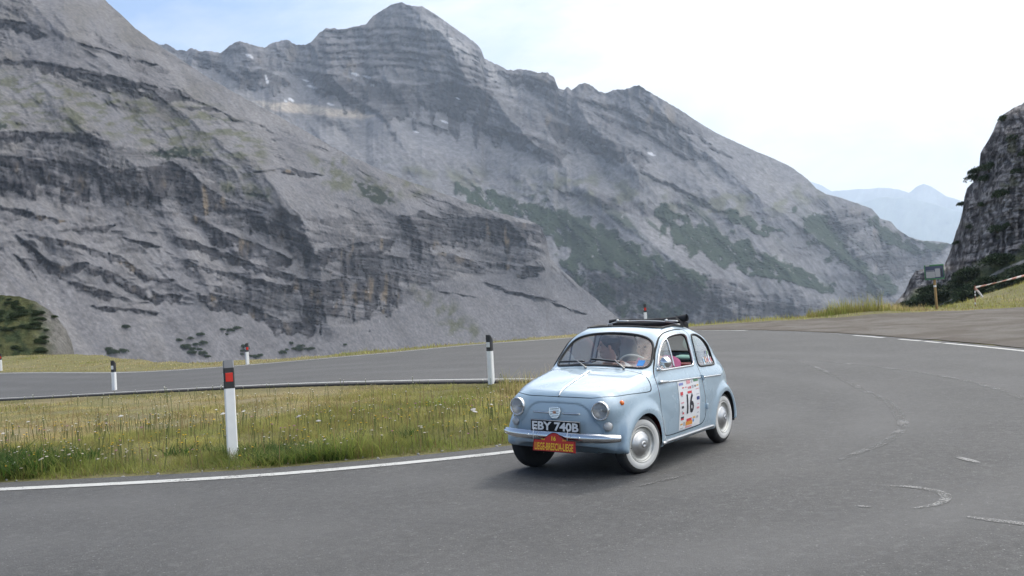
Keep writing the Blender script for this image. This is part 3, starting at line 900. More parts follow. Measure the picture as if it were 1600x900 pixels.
# souvenir stickers along the lower edge of the rear quarter window
for i, (x, z, w, hh, c, c2) in enumerate([(-.545, .920, .040, .075, (.75, .77, .8), (.15, .40, .62)), (-.60, .925, .040, .060, (.55, .25, .16), (.75, .7, .62)), (-.655, .918, .036, .065, (.70, .70, .68), (.55, .05, .08)),
                                          (-.712, .920, .046, .078, (.75, .75, .78), (.05, .09, .45)), (-.768, .912, .034, .062, (.75, .70, .70), (.62, .08, .07)), (-.650, .995, .026, .060, (.72, .74, .8), (.08, .10, .35)), (-.700, .990, .026, .055, (.70, .74, .7), (.20, .45, .06)), (-.53, .873, .03, .04, (.7, .72, .75), (.12, .45, .55))]):
    a = np.linspace(0, 2 * np.pi, 16, endpoint=False)
    def disc(k, off, dz=0):
        q = np.stack([x + k * w * .5 * np.sign(np.cos(a)) * np.abs(np.cos(a)) ** .7, z + dz + k * hh * .5 * np.sign(np.sin(a)) * np.abs(np.sin(a)) ** .7], 1)
        P = on_side(q[:, 0], q[:, 1], off); P = np.r_[P, P.mean(0)[None]]
        j = np.arange(16); return P, np.stack([j, (j + 1) % 16, np.full(16, 16)], 1)
    P1, T1 = disc(1, -.003); P2, T2 = disc(.66, -.002)
    o = MB().add(P1, T1, 0).add(P2, T2, 1).build('window_sticker', [pmat('sticker_edge', c, rough=.4), pmat('sticker_middle', c2, rough=.4)], smooth=False)
    part(o, o_quar)
# square blue sticker inside the windscreen
ys, zs = np.meshgrid(np.linspace(.385, .450, 4), np.linspace(.960, 1.008, 4), indexing='ij')
i = np.arange(3)[:, None]; j = np.arange(3)[None]
P = on_front(ys, zs, -.003); part(obj('windscreen_sticker', P, np.stack([i * 4 + j, (i + 1) * 4 + j, (i + 1) * 4 + j + 1, i * 4 + j + 1], -1).reshape(-1, 4), pmat('blue_sticker', (.03, .24, .62), rough=.4)), o_wind)

# ---- rolled-back canvas roof
y = np.linspace(-.44, .455, 40)
wob = np.array([fbm(np.array([t * 5.]), np.array([.3]))[0] for t in y])
z = np.interp(y, [-.44, -.30, -.05, .2, .40, .455], [1.326, 1.331, 1.324, 1.336, 1.358, 1.366]) + wob * .006
rr = np.interp(y, [-.44, -.35, -.1, .1, .3, .455], [.020, .027, .028, .031, .034, .036]) * (1 + .12 * wob)
P = np.stack([-.425 + .012 * wob - .03 * y, y, z], 1)
V, F = tube(P, rr, 14, cap=False)
mb = MB().add(V, F)
V, F = tube(P[-10:], rr[-10:] * .62, 12, cap=False); mb.add(V, [f[:, ::-1] for f in F])
Pb = P.copy(); Pb[:, 0] += .045; Pb[:, 2] -= .026; V, F = tube(Pb[3:-5], .023 + .004 * wob[3:-5], 10); mb.add(V, F)
Pc = P.copy(); Pc[:, 0] -= .05; Pc[:, 2] -= .030; V, F = tube(Pc[1:-3], .016, 10); mb.add(V, F)
# the cloth that falls from the roll to the roof at its left end
xs = np.linspace(-.36, -.52, 8); g = []
for k, x in enumerate(xs):
    yt = .41 + .015 * math.sin(k * 1.7); zt = 1.372 + .004 * math.sin(k * 2.3)
    b = on_top([x], [.405 + .025 * math.sin(k * 1.1)], .006)[0]
    g += [[x + .02, yt - .05, zt], [x, .5 * (yt + b[1]) + .01 * math.sin(k * 3), .5 * (zt + b[2])], list(b)]
g = np.array(g); i = np.arange(7)[:, None]; j = np.arange(2)[None]
mb.add(g, np.stack([i * 3 + j, i * 3 + j + 1, (i + 1) * 3 + j + 1, (i + 1) * 3 + j], -1).reshape(-1, 4))
part(mb.build('canvas_roof', M_CANVAS))
# rear canvas field between the roll and the back of the opening, side rails, header bow
yy = np.linspace(-.42, .42, 30); P = np.stack([np.full(30, -.335), yy, on_top(np.full(30, -.335), np.clip(yy, -.4, .4), .014)[:, 2] + .002], 1)
V, F = tube(P, .0075, 8); mb = MB().add(V, F)
for y0 in (-.30, .27):
    V, F = lathe([(0, .02), (.013, .018), (.017, .004), (.013, -.008)], 12, 'z', (-.33, y0, P[np.argmin(abs(yy - y0)), 2] + .010)); mb.add(V, F)
    V, F = rbox((-.345, y0 + .02, P[15, 2] - .012), (-.31, y0 + .13, P[15, 2] + .008), .006); mb.add(V, F)
part(mb.build('roof_bow', pmat('bow_metal', (.62, .62, .60), rough=.3, metal=.6)))
for sy in (1, -1):
    xs = np.linspace(.10, -.42, 24); P = on_top(xs, np.full(24, .415 * sy), .012); V, F = tube(P, .006, 8); part(obj('roof_rail', V, F, M_RUBBER))

# ---- inside: floor, dashboard, seats, wheel
V, F = rbox((-1.15, -.58, .215), (.80, .58, .235), .005); part(obj('cabin_floor', V, F, M_DARK))
V, F = rbox((.58, -.54, .60), (.66, .54, .90), .03, 3); mb = MB().add(V, F)
V, F = rbox((.50, -.50, .845), (.66, .50, .885), .018, 3); mb.add(V, F); part(mb.build('dashboard', M_PAINT))
V, F = rbox((.46, .16, .84), (.58, .37, .915), .03, 3); part(obj('instrument_pod', V, F, M_CREAM))
def seat(yo):
    root = empty('front_seat'); part(root)
    V, F = rbox((-.18, yo - .22, .24), (.24, yo + .22, .375), .05, 4); part(obj('seat_cushion', V, F, M_RED), root)
    V, F = rbox((-.06, yo - .215, -.22), (.06, yo + .215, .24), .05, 4)
    M = Matrix.Translation((-.235, 0, .60)) @ Matrix.Rotation(R(-16), 4, 'Y'); part(obj('backrest', xf(V, M), F, M_RED), root)
seat(.28); seat(-.28)
V, F = rbox((-.80, -.52, .35), (-.44, .52, .52), .05, 4); mb = MB().add(V, F)
V, F = rbox((-.94, -.52, .48), (-.80, .52, .86), .05, 4); mb.add(V, F); part(mb.build('rear_bench', M_RED))
V, F = rbox((-1.12, -.48, .84), (-.88, .48, .865), .01); part(obj('parcel_shelf', V, F, M_DARK))
for sy in (1, -1):
    xs, zs = np.meshgrid(np.linspace(-.34, -.80, 10), np.linspace(.45, .855, 8), indexing='ij'); P = on_side(xs, zs, -.02, sy)
    i = np.arange(9)[:, None]; j = np.arange(7)[None]; f = np.stack([i * 8 + j, (i + 1) * 8 + j, (i + 1) * 8 + j + 1, i * 8 + j + 1], -1).reshape(-1, 4)
    part(obj('side_trim', P, f, M_RED))
# inner mirror
V, F = rbox((.30, -.075, 1.155), (.318, .075, 1.20), .008, 3); part(obj('rear_view_mirror', V, F, M_DARK))
SWC = np.array([.33, .262, .895]); SWN = np.array([-.80, 0, .60]); SWN /= np.linalg.norm(SWN)
sw_m = basis(SWC, (0, 1, 0), np.cross(SWN, (0, 1, 0)))
a = np.linspace(0, 2 * np.pi, 48, endpoint=False)
o_sw = empty('steering_wheel'); part(o_sw)
V, F = tube(np.stack([.190 * np.cos(a), .190 * np.sin(a), 0 * a], 1), .0095, 10, True); part(obj('wheel_rim', xf(V, sw_m), F, M_CREAM), o_sw)
mb = MB()
for t in (0, np.pi):
    V, F = tube([(.02 * math.cos(t), .02 * math.sin(t), -.02), (.185 * math.cos(t), .185 * math.sin(t), 0)], .008, 8); mb.add(V, F)
V, F = lathe([(0, .012), (.03, .008), (.036, -.01), (.03, -.05)], 20, 'z'); mb.add(V, F)
V, F = tube([(0, 0, -.04), (0, 0, -.42)], .02, 8); mb.add(V, F)
V = np.concatenate(mb.V); part(obj('wheel_hub', xf(V, sw_m), mb.F, M_CREAM), o_sw)
def on_rim(t):    # point of the rim at angle t (0 = car's left, pi/2 = top)
    return xf(np.array([[.190 * math.cos(t), .190 * math.sin(t), 0]]), sw_m)[0]
_top = on_rim(np.pi / 2)
RIM_TOP = np.pi / 2 if _top[2] > SWC[2] else -np.pi / 2

# a folded green cloth on the parcel shelf is a thing of its own
Mg = pmat('green_cloth', (.24, .44, .38), rough=.8, var=.2, vscale=10, bump=.4)
bm = bmesh.new(); bmesh.ops.create_uvsphere(bm, u_segments=24, v_segments=14, radius=1); V, F = bm_arrays(bm)
V = V * [.10, .13, .036]; V = V + .008 * np.stack([fbm(*(V.T * 9 + 3 * k)) for k in range(3)], 1)
V[:, 2] = np.maximum(V[:, 2], -.03)
o = obj('folded_blanket', lean(V + [-1.0, .16, .896]), F, Mg); tag(o, 'folded green blanket lying on the rear shelf of the blue car', 'blanket')
# ------------------------------------------------------------------ the two people (each one continuous skin surface)
class Field:
    def __init__(s, lo, hi, h):
        s.h = h; s.lo = np.array(lo, float)
        s.n = np.ceil((np.array(hi) - s.lo) / h).astype(int) + 1
        s.F = np.full(s.n, .08, np.float32)
    def sub(s, lo, hi):
        a = np.maximum(((np.array(lo) - s.lo) / s.h).astype(int), 0); b = np.minimum(((np.array(hi) - s.lo) / s.h).astype(int) + 2, s.n)
        sl = tuple(slice(p, q) for p, q in zip(a, b))
        g = [s.lo[k] + s.h * np.arange(a[k], b[k]) for k in range(3)]
        return sl, np.meshgrid(*g, indexing='ij')
    def put(s, d, sl, k, op):
        if op == 'add': s.F[sl] = smin(s.F[sl], d, k)
        elif op == 'cut': s.F[sl] = smax(s.F[sl], -d, k)
    def cone(s, a, b, ra, rb, k=.02, op='add'):
        a = np.array(a, float); b = np.array(b, float); m = max(ra, rb) + k + .06
        sl, (X, Y, Z) = s.sub(np.minimum(a, b) - m, np.maximum(a, b) + m)
        ab = b - a; L = ab @ ab + 1e-12
        t = np.clip(((X - a[0]) * ab[0] + (Y - a[1]) * ab[1] + (Z - a[2]) * ab[2]) / L, 0, 1)
        d = np.sqrt((X - a[0] - t * ab[0]) ** 2 + (Y - a[1] - t * ab[1]) ** 2 + (Z - a[2] - t * ab[2]) ** 2) - (ra + (rb - ra) * t)
        s.put(d, sl, k, op); return s
    def ell(s, c, rad, M=None, k=.02, op='add'):
        c = np.array(c, float); rad = np.array(rad, float); m = rad.max() + k + .06
        sl, (X, Y, Z) = s.sub(c - m, c + m)
        P = np.stack([X - c[0], Y - c[1], Z - c[2]], -1)
        if M is not None: P = P @ np.array(M)[:3, :3]
        q = np.linalg.norm(P / rad, axis=-1)
        d = (q - 1) * rad.min() * np.clip(q, .8, 1.2)
        s.put(d, sl, k, op); return s
    def mesh(s):
        V, Q = surface_nets(s.F, s.lo, s.h)
        return V, Q

def skin_mat(name, col):
    m = pmat(name, col, rough=.5, var=.08, vscale=30)
    b = m.node_tree.nodes['Principled BSDF']
    b.inputs['Subsurface Weight'].default_value = .15; b.inputs['Subsurface Radius'].default_value = (.02, .008, .004)
    return m
M_SKIN = skin_mat('skin_tone', (.52, .30, .22))
M_HAIR = pmat('dark_hair', (.022, .016, .013), rough=.5, var=.4, vscale=60, bump=.5, bscale=140)
M_GREYH = pmat('short_grey_hair', (.09, .075, .065), rough=.7, var=.3, vscale=80, bump=.5, bscale=160)
M_EYE = pmat('dark_eye', (.03, .022, .02), rough=.25)
M_LIPS = pmat('lips', (.36, .15, .13), rough=.5)

def rotz(a): return np.array([[math.cos(a), -math.sin(a), 0], [math.sin(a), math.cos(a), 0], [0, 0, 1.]])
def roty(a): return np.array([[math.cos(a), 0, math.sin(a)], [0, 1, 0], [-math.sin(a), 0, math.cos(a)]])

def hand(F, wrist, grip, palm_n, side, curl=1.0):
    """palm from the wrist towards grip; five unequal fingers that bend round the held rim"""
    wrist = np.array(wrist, float); grip = np.array(grip, float); n = np.array(palm_n, float); n /= np.linalg.norm(n)
    d = grip - wrist; d -= n * (d @ n); d /= np.linalg.norm(d)
    s = np.cross(n, d) * side
    c = wrist + d * .045
    for o in (-.026, -.009, .009, .026): F.cone(wrist + s * o * .6, wrist + d * .078 + s * o, .015, .0125, .012)
    for o, L in ((-.030, .90), (-.0105, 1.0), (.0105, .94), (.030, .74)):
        b = wrist + d * .080 + s * o
        p1 = b + (d * .85 + n * .35 * curl) * .036 * L; p2 = p1 + (d * .25 + n * .9 * curl) * .027 * L; p3 = p2 + (-d * .45 * curl + n * .75) * .021 * L
        F.cone(b, p1, .0092, .0085, .006); F.cone(p1, p2, .0085, .0078, .004); F.cone(p2, p3, .0078, .0066, .004)
    b = wrist + d * .022 - s * .028
    p1 = b - s * .030 + d * .022 + n * .012; p2 = p1 - s * .006 + d * .030 + n * .020
    F.cone(b, p1, .0125, .0105, .01); F.cone(p1, p2, .0105, .0082, .004)

def person(yo, head, yaw, pitch, arms, hairkind, shirt, trousers, label, lean_x, chest_z):
    lo = (-.42, yo - .42, .20); hi = (.95, yo + .42, 1.34)
    hip = np.array([lean_x - .10, yo, .46]); chest = np.array([lean_x, yo, chest_z]); neckb = np.array([lean_x + .035, yo + .25 * (head[1] - yo), chest_z + .125])
    head = np.array(head, float)
    H = rotz(yaw) @ roty(pitch)
    hp = lambda x, y, z: head + H @ np.array([x, y, z])
    M4 = np.eye(4); M4[:3, :3] = H
    S = Field(lo, hi, .0062)
    def trunk(F, g=0., k=.05):
        for o in (-1, 1):
            F.cone(hip + [0, .065 * o, 0], chest + [0, .075 * o, 0], .115 + g, .115 + g, k)
        F.cone(chest + [.01, -.135, .075], chest + [.01, .135, .075], .068 + g, .068 + g, k)
    def limb(F, P, rr, g=0., k=.02):
        for a, b, ra, rb in zip(P[:-1], P[1:], rr[:-1], rr[1:]): F.cone(a, b, ra + g, rb + g, k)
    trunk(S)
    S.cone(neckb - [0, 0, .03], head + H @ np.array([-.018, 0, -.06]), .062, .053, .03)
    # head: skull, jaw, nose, brow, ears, sockets, mouth
    S.ell(head + H @ np.array([-.012, 0, .028]), (.098, .077, .094), M4, .02)
    S.cone(hp(.035, 0, -.035), hp(.062, 0, -.088), .058, .030, .035)
    S.cone(hp(-.01, .028, -.05), hp(.055, .012, -.09), .042, .026, .03); S.cone(hp(-.01, -.028, -.05), hp(.055, -.012, -.09), .042, .026, .03)
    S.cone(hp(.086, 0, .018), hp(.111, 0, -.026), .008, .0135, .012)
    S.cone(hp(.100, .012, -.030), hp(.100, -.012, -.030), .009, .009, .008)
    S.cone(hp(.078, -.040, .034), hp(.078, .040, .034), .011, .011, .018)
    for o in (1, -1):
        S.ell(hp(.092, .032 * o, .012), (.016, .017, .010), M4, .012, 'cut')
        S.ell(hp(-.008, .080 * o, -.004), (.018, .008, .031), M4, .008)
        S.ell(hp(.070, .043 * o, -.030), (.022, .018, .020), M4, .03)
    S.cone(hp(.092, -.022, -.056), hp(.092, .022, -.056), .0075, .0075, .01)
    S.cone(hp(.103, -.022, -.0565), hp(.103, .022, -.0565), .0035, .0035, .004, 'cut')
    for o, (elbow, wrist, grip, n) in zip((1, -1), arms):
        sh = chest + [.01, .175 * o, .068]
        limb(S, [sh, np.array(elbow), np.array(wrist)], [.056, .042, .027])
        hand(S, wrist, grip, n, o)
    for o in (1, -1):
        hp_, kn, an = hip + [.0, .09 * o, -.01], np.array([.33, yo + .11 * o, .53]), np.array([.60, yo + .10 * o, .275])
        limb(S, [hp_, kn, an], [.085, .058, .04]); S.cone(an + [0, 0, -.01], an + [.15, 0, -.02], .038, .030, .02)
    V, Q = S.mesh()
    o = obj('person', lean(V), Q, M_SKIN)
    tag(o, label, 'person')
    # clothes
    C = Field(lo, hi, .0075); trunk(C, .013)
    for s_, (elbow, wrist, grip, n) in zip((1, -1), arms):
        sh = chest + [.01, .175 * s_, .068]; e = np.array(elbow, float); w = np.array(wrist, float)
        limb(C, [sh, e, e + (w - e) * shirt[1]], [.060, .048, .044], .012)
    C.cone(neckb + [.0, 0, .015], head, .075, .075, .012, 'cut')
    V, Q = C.mesh(); V = V + .004 * np.stack([fbm(*(V.T * 14 + 5 * k), o=3) for k in range(3)], 1)
    obj('shirt', lean(V), Q, pmat('shirt_cloth', shirt[0], rough=.8, var=.1, vscale=14, bump=.3), o)
    T = Field(lo, hi, .009)
    for s_ in (1, -1):
        hp_, kn, an = hip + [.0, .09 * s_, -.01], np.array([.33, yo + .11 * s_, .53]), np.array([.60, yo + .10 * s_, .275])
        limb(T, [hp_, kn, an + (kn - an) * .15], [.088, .062, .048], .012)
    T.cone(hip + [0, -.06, 0], hip + [0, .06, 0], .125, .125, .03)
    V, Q = T.mesh(); obj('trousers', lean(V), Q, pmat('trouser_cloth', trousers, rough=.85, var=.2), o)
    # hair
    G = Field(head - .2, head + .2, .005)
    if hairkind == 'bun':
        G.ell(head + H @ np.array([-.02, 0, .036]), (.108, .088, .100), M4, .02)
        G.ell(hp(.085, 0, -.035), (.075, .085, .085), M4, .02, 'cut')
        G.ell(hp(.03, 0, -.12), (.10, .12, .075), M4, .02, 'cut')
        G.ell(hp(-.07, 0, .115), (.050, .050, .044), M4, .02)
        G.cone(hp(-.06, .045, -.02), hp(-.085, .02, -.10), .03, .012, .02)
    else:
        G.ell(head + H @ np.array([-.022, 0, .030]), (.102, .083, .098), M4, .02)
        G.ell(hp(.075, 0, .02), (.095, .105, .20), M4, .015, 'cut')
        G.ell(hp(.03, 0, .12), (.09, .06, .06), M4, .02, 'cut')
        G.ell(hp(.0, 0, -.12), (.12, .12, .075), M4, .02, 'cut')
    V, Q = G.mesh(); V = V + .0035 * np.stack([fbm(*(V.T * 40 + 5 * k), o=2) for k in range(3)], 1)
    obj('hair', lean(V), Q, M_HAIR if hairkind == 'bun' else M_GREYH, o)
    for s_ in (1, -1):
        V, F = lathe([(0, .011), (.006, .0095), (.0105, .003), (.011, -.002)], 12, 'x')
        Me = np.eye(4); Me[:3, :3] = H; Me[:3, 3] = hp(.0775, .032 * s_, .012)
        obj('eye', lean(xf(V * [1, 1.2, .7], Me)), F, M_EYE, o)
    return o
tl = RIM_TOP; sg = 1 if RIM_TOP > 0 else -1
gl, gr = on_rim(tl - sg * .75), on_rim(tl + sg * .95)
def arm_to(g, el): # wrist behind the rim, palm over it
    d = g - np.array(el); d /= np.linalg.norm(d)
    return g - d * .085 + np.array([0, 0, .022])
eL, eR = (.02, .50, .74), (.05, .05, .66)
person(.27, (.115, .245, 1.105), R(4), R(8), [(eL, arm_to(gl, eL), gl, (.35, 0, -.95)), (eR, arm_to(gr, eR), gr, (.35, 0, -.95))],
       'short', ((.46, .12, .24), .10), (.03, .035, .06), 'driver in a pink shirt with both hands on the ivory steering wheel', -.125, .845)
person(-.26, (.015, -.225, 1.098), R(-60), R(2), [((.06, -.03, .58), (.26, -.10, .545), (.36, -.17, .535), (0, 0, -1)), ((.06, -.47, .58), (.25, -.40, .545), (.35, -.33, .535), (0, 0, -1))],
       'bun', ((.60, .60, .62), .06), (.05, .06, .10), 'dark-haired passenger in a pale top looking out to the side of the car', -.085, .775)
# ------------------------------------------------------------------ ground and road; s = metres to the right of the view, d = metres ahead
def W(s, d, z):
    s = np.asarray(s, float); d = np.asarray(d, float)
    return np.stack([CAM[0] + s * RT[0] + d * FW[0], CAM[1] + s * RT[1] + d * FW[1], np.broadcast_to(np.asarray(z, float), s.shape)], -1)
def G(s, d):
    """road level: falls gently towards the lower road on the left, rises into a mound on the right"""
    z = -.62 * sstep(0, 18, -s) * sstep(14, 32, d)
    z = z - .9 * sstep(16, 50, -s) * sstep(20, 60, d)
    return z
def crest_bumps(s, d):
    z = 1.75 * np.exp(-((s - 34) / 5.0) ** 2 - ((d - 56) / 6) ** 2)
    z = z + .22 * np.exp(-((s - 15.5) / 2.2) ** 2 - ((d - 42) / 2.0) ** 2)
    z = z + .55 * np.exp(-((s + 33) / 9) ** 2 - ((d - 60) / 6) ** 2)
    return z
INNER = crom([(-30,12.6),(-20,11.2),(-12,10.3),(-5.24,10.0),(-2.67,10.02),(-.76,10.45),(.55,11.05),(1.75,12.3),(2.45,14.2),(2.3,16.5),(1.55,18.6),(.2,19.75),(-1.6,20.7),(-4.6,22.2),(-9.5,24.6),(-15.6,29.2),(-26,37.5),(-44,50)], 8, False)
OUTER = crom([(-75,86),(-48,65),(-25.5,47.5),(-14.5,38.8),(-8.9,35.6),(-4.6,34.4),(-1.6,35.2),(1.5,36.2),(4.3,37.2),(6.8,36.8),(8.3,34.6),(9.5,30.5),(10.0,26.0),(10.3,20.1),(9.9,13.5),(8.3,6.5),(5.0,.8),(0,-2.6),(-8,-4.6),(-30,-6.5)], 8, False)
def offset(P, k):
    t = np.gradient(P, axis=0); t /= np.linalg.norm(t, axis=1)[:, None]
    return P + np.stack([t[:, 1], -t[:, 0]], 1) * k
IN_EDGE = offset(INNER, -.44); OUT_EDGE = offset(OUTER, -.35)
ISLAND = np.r_[IN_EDGE, [(-80, 80), (-80, 14)]]
_keep = np.r_[OUT_EDGE, [(-75, -10), (-140, 40)]]
def sd_island(s, d): return sdpoly(ISLAND, s, d)
def sd_outer(s, d): return sdpoly(_keep, s, d)
def sd_road(s, d): return np.maximum(sd_outer(s, d), -sd_island(s, d))

# distance of the brow of the hill, by bearing (pixels of the photograph -> bearing)
_bx = np.array([-400, -200, 0, 150, 250, 330, 500, 600, 750, 870, 950, 1010, 1090, 1200, 1330, 1400, 1465, 1530, 1600, 1700, 1900])
_bd = np.array([75, 70, 64, 58, 46, 41.5, 37.6, 36.6, 36.4, 38.4, 40.5, 42.0, 43.5, 45.0, 46, 47, 48.5, 57, 62, 66, 70])
_baz = np.arctan2(_bx - 800, FPX)
def brow(az): return np.interp(az, _baz, _bd, left=70, right=70)
def ground_z(s, d):
    az = np.arctan2(s, d); r = np.hypot(s, d)
    isl = sd_island(s, d); rd = sd_road(s, d)
    z = G(s, d) + crest_bumps(s, d)
    z = z - .11 * sstep(0.06, -.3, isl) * sstep(12, 17, d) + .10 * sstep(-.6, -3.5, isl) * sstep(16, 11, d)
    z = z + .10 * fbm(s * .35, d * .35, o=3) * sstep(.0, -1.2, isl) + .10 * fbm(s * .3 + 9, d * .3, o=3) * sstep(.3, 3, sd_outer(s, d))
    z = z - .05 * sstep(.12, -.12, rd)
    b = np.where(np.abs(az) < 1.1, brow(az), 70.)
    dr = b * np.cos(az) if False else b / np.maximum(np.cos(az), .35)
    fall = np.maximum(r - dr, 0)
    z = z - np.minimum(.55 * fall * sstep(0, 2.5, fall), 140 + 0 * fall)
    return np.maximum(z, -140 + 2 * np.sin(s * .02))
# polar ground sheet, finer where the camera looks
azs = np.unique(np.r_[np.linspace(-math.pi, -.62, 60), np.linspace(-.62, .62, 620), np.linspace(.62, math.pi, 60)])
rs = np.unique(np.r_[np.linspace(.0, 4, 8), np.linspace(4, 30, 210), np.linspace(30, 72, 200), np.geomspace(72, 420, 80), np.geomspace(420, 12300, 36)])
AZ, RR = np.meshgrid(azs, rs, indexing='ij')
S_, D_ = RR * np.sin(AZ), RR * np.cos(AZ)
Z_ = ground_z(S_, D_)
Vg = W(S_, D_, Z_).reshape(-1, 3)
na, nr = AZ.shape
i = np.arange(na - 1)[:, None]; j = np.arange(nr - 1)[None]
Fg = np.stack([i * nr + j, i * nr + j + 1, (i + 1) * nr + j + 1, (i + 1) * nr + j], -1).reshape(-1, 4)
isl = sd_island(S_, D_).ravel()
dry = sstep(-.05, .35, fbm(S_.ravel() * .16 + 3, D_.ravel() * .22, o=4) + .35 * np.exp(-((S_.ravel() + 8.3) / 3) ** 2 - ((D_.ravel() - 16.6) / 1.6) ** 2))
M_GROUND, T, b = material('earth_and_turf')
co = T.coord()
f1 = T.noise(co, 1.3, 6); f2 = T.noise(co, 22, 5)
grassy = T.mix(f2, (.10, .105, .038), (.20, .175, .080))
tan = T.mix(f2, (.17, .14, .07), (.26, .22, .120))
c = T.mix(T.attr('dry', 'Fac'), grassy, tan)
c = T.mix(T.math('MULTIPLY', T.ramp(f1, [(.52, 0.), (.66, 1.)]), .5), c, (.17, .145, .10))
rocky = T.mix(T.noise(co, .35, 8, .65), (.15, .15, .15), (.30, .29, .28))
c = T.mix(T.attr('bare', 'Fac'), c, rocky)
T.l(c, b.inputs['Base Color']); b.inputs['Roughness'].default_value = .95; b.inputs['Specular IOR Level'].default_value = .2
T.l(T.bump(T.noise(co, 16, 6, .65), .8, .05), b.inputs['Normal'])
rr_ = RR.ravel()
bare = sstep(75, 110, rr_)
dry = dry * np.where(isl < .3, 1, .45)
o = obj('ground', Vg, Fg, M_GROUND, colors={'dry': dry, 'bare': bare}); tag(o, kind='structure')

# asphalt sheet
def sheet_cut(sd, s0, s1, d0, d1, step, lift):
    ss, dd = np.meshgrid(np.arange(s0, s1 + step, step), np.arange(d0, d1 + step, step), indexing='ij')
    n, m = ss.shape
    V = np.stack([ss.ravel(), dd.ravel(), 0 * ss.ravel()], 1)
    i = np.arange(n - 1)[:, None]; j = np.arange(m - 1)[None]
    Q = np.stack([i * m + j, (i + 1) * m + j, (i + 1) * m + j + 1, i * m + j + 1], -1).reshape(-1, 4)
    sdv = sd(V[:, 0], V[:, 1])
    keep = (sdv[Q] < step * 2).any(1)
    (V, N, T), _ = split_mesh(V, np.tile([0, 0, 1.], (len(V), 1)), tri(Q[keep]), sdv)
    return W(V[:, 0], V[:, 1], G(V[:, 0], V[:, 1]) + lift), T[:, ::-1] if np.cross(np.r_[RT, 0], np.r_[FW, 0])[2] < 0 else T, V[:, :2]
M_ASPH, T, b = material('asphalt')
co = T.coord()
agg = T.noise(co, 70, 3, .7); agg2 = T.noise(co, 26, 4, .7); spk = T.noise(co, 38, 2, .5); big = T.noise(co, .35, 6, .6); mid = T.noise(co, 1.7, 6, .6, .6)
c = T.ramp(agg, [(.28, (.036, .036, .037)), (.50, (.074, .073, .073)), (.66, (.125, .124, .122)), (.80, (.25, .25, .24))])
c = T.mix(T.ramp(agg2, [(.38, 0.), (.66, .65)]), c, (.050, .050, .050))
c = T.mix(T.ramp(T.noise(co, 11, 3, .75), [(.42, 0.), (.62, .75)]), c, (.044, .044, .044))
c = T.mix(T.ramp(T.noise(co, 7.5, 3, .8, .3), [(.54, 0.), (.68, .5)]), c, (.125, .124, .123))
c = T.mix(T.ramp(spk, [(.66, 0.), (.72, .7)]), c, (.27, .265, .26))
c = T.mix(T.ramp(big, [(.35, 0.), (.68, .45)]), c, (.105, .103, .101))
c = T.mix(T.ramp(mid, [(.45, 0.), (.75, .35)]), c, (.050, .050, .051))
# faint streaks that follow the wheel tracks round the bend
tr = T.attr('track', 'Fac')
c = T.mix(T.math('MULTIPLY', tr, .55), c, (.120, .119, .119))
T.l(c, b.inputs['Base Color']); b.inputs['Roughness'].default_value = .82; b.inputs['Specular IOR Level'].default_value = .35
h_ = T.math('ADD', agg, T.math('MULTIPLY', agg2, .7)); T.l(T.bump(h_, .55, .010), b.inputs['Normal'])
V, F, sd2 = sheet_cut(sd_road, -80, 14, -10, 90, .5, .0)
k_in = sdpoly(ISLAND, sd2[:, 0], sd2[:, 1])
trk = sum(np.exp(-((k_in - c_) / .42) ** 2) for c_ in (1.5, 3.0, 5.2, 6.9)) * (.55 + .9 * fbm(sd2[:, 0] * .3, sd2[:, 1] * .3, o=3))
o = obj('road', V, F, M_ASPH, colors={'track': np.clip(trk, 0, 1)}); tag(o, kind='structure')

# painted edge lines, worn
def paint_mat(name, wear, col=(.62, .62, .60)):
    m, T, b = material(name)
    co = T.coord()
    w_ = T.math('ADD', T.math('MULTIPLY', T.noise(co, 60, 4, .7), .55), T.math('MULTIPLY', T.noise(co, 3.2, 5, .6), .45))
    a = T.ramp(w_, [(wear, 0.), (wear + .10, 1.)])
    cc = T.mix(T.noise(co, 7, 5), col, tuple(np.array(col) * .72)); T.l(cc, b.inputs['Base Color']); b.inputs['Roughness'].default_value = .7
    T.l(a, b.inputs['Alpha'])
    return m
M_LINE = paint_mat('road_paint', .36, (.50, .50, .48)); M_WORN = paint_mat('worn_road_paint', .45, (.215, .215, .21)); M_SCUFF = paint_mat('scuffed_road', .47, (.135, .135, .135))
def strip(P, w, lift, m=None):
    P = np.asarray(P, float); t = np.gradient(P, axis=0); t /= np.linalg.norm(t, axis=1)[:, None]; nn = np.stack([t[:, 1], -t[:, 0]], 1)
    w = np.broadcast_to(w, (len(P),))[:, None]
    A, B = P + nn * w / 2, P - nn * w / 2
    Q = np.r_[A, B]; n = len(P); i = np.arange(n - 1)
    return W(Q[:, 0], Q[:, 1], G(Q[:, 0], Q[:, 1]) + lift), np.stack([i, i + n, i + n + 1, i + 1], 1)
def dense(P, n): return resample(P, n, False)
def cut_s(P, lo, hi):
    L = np.r_[0, np.cumsum(np.linalg.norm(np.diff(P, axis=0), axis=1))]; t = np.linspace(lo, hi, max(8, int((hi - lo) / .3)))
    return np.stack([np.interp(t, L, P[:, k]) for k in (0, 1)], 1)
def s_at(P, s, d):
    L = np.r_[0, np.cumsum(np.linalg.norm(np.diff(P, axis=0), axis=1))]; return L[np.argmin(np.hypot(P[:, 0] - s, P[:, 1] - d))]
I2 = dense(INNER, 900); O2 = dense(OUTER, 1400)
V, F = strip(I2, .165, .006); tag(obj('inner_edge_line', V, F, M_LINE), kind='structure')
La, Lb = s_at(O2, 8.05, 34.9), s_at(O2, 10.2, 23.6)
Lend = np.linalg.norm(np.diff(O2, axis=0), axis=1).sum()
V, F = strip(cut_s(O2, 0, La), .15, .006); tag(obj('outer_edge_line', V, F, M_LINE), kind='structure')
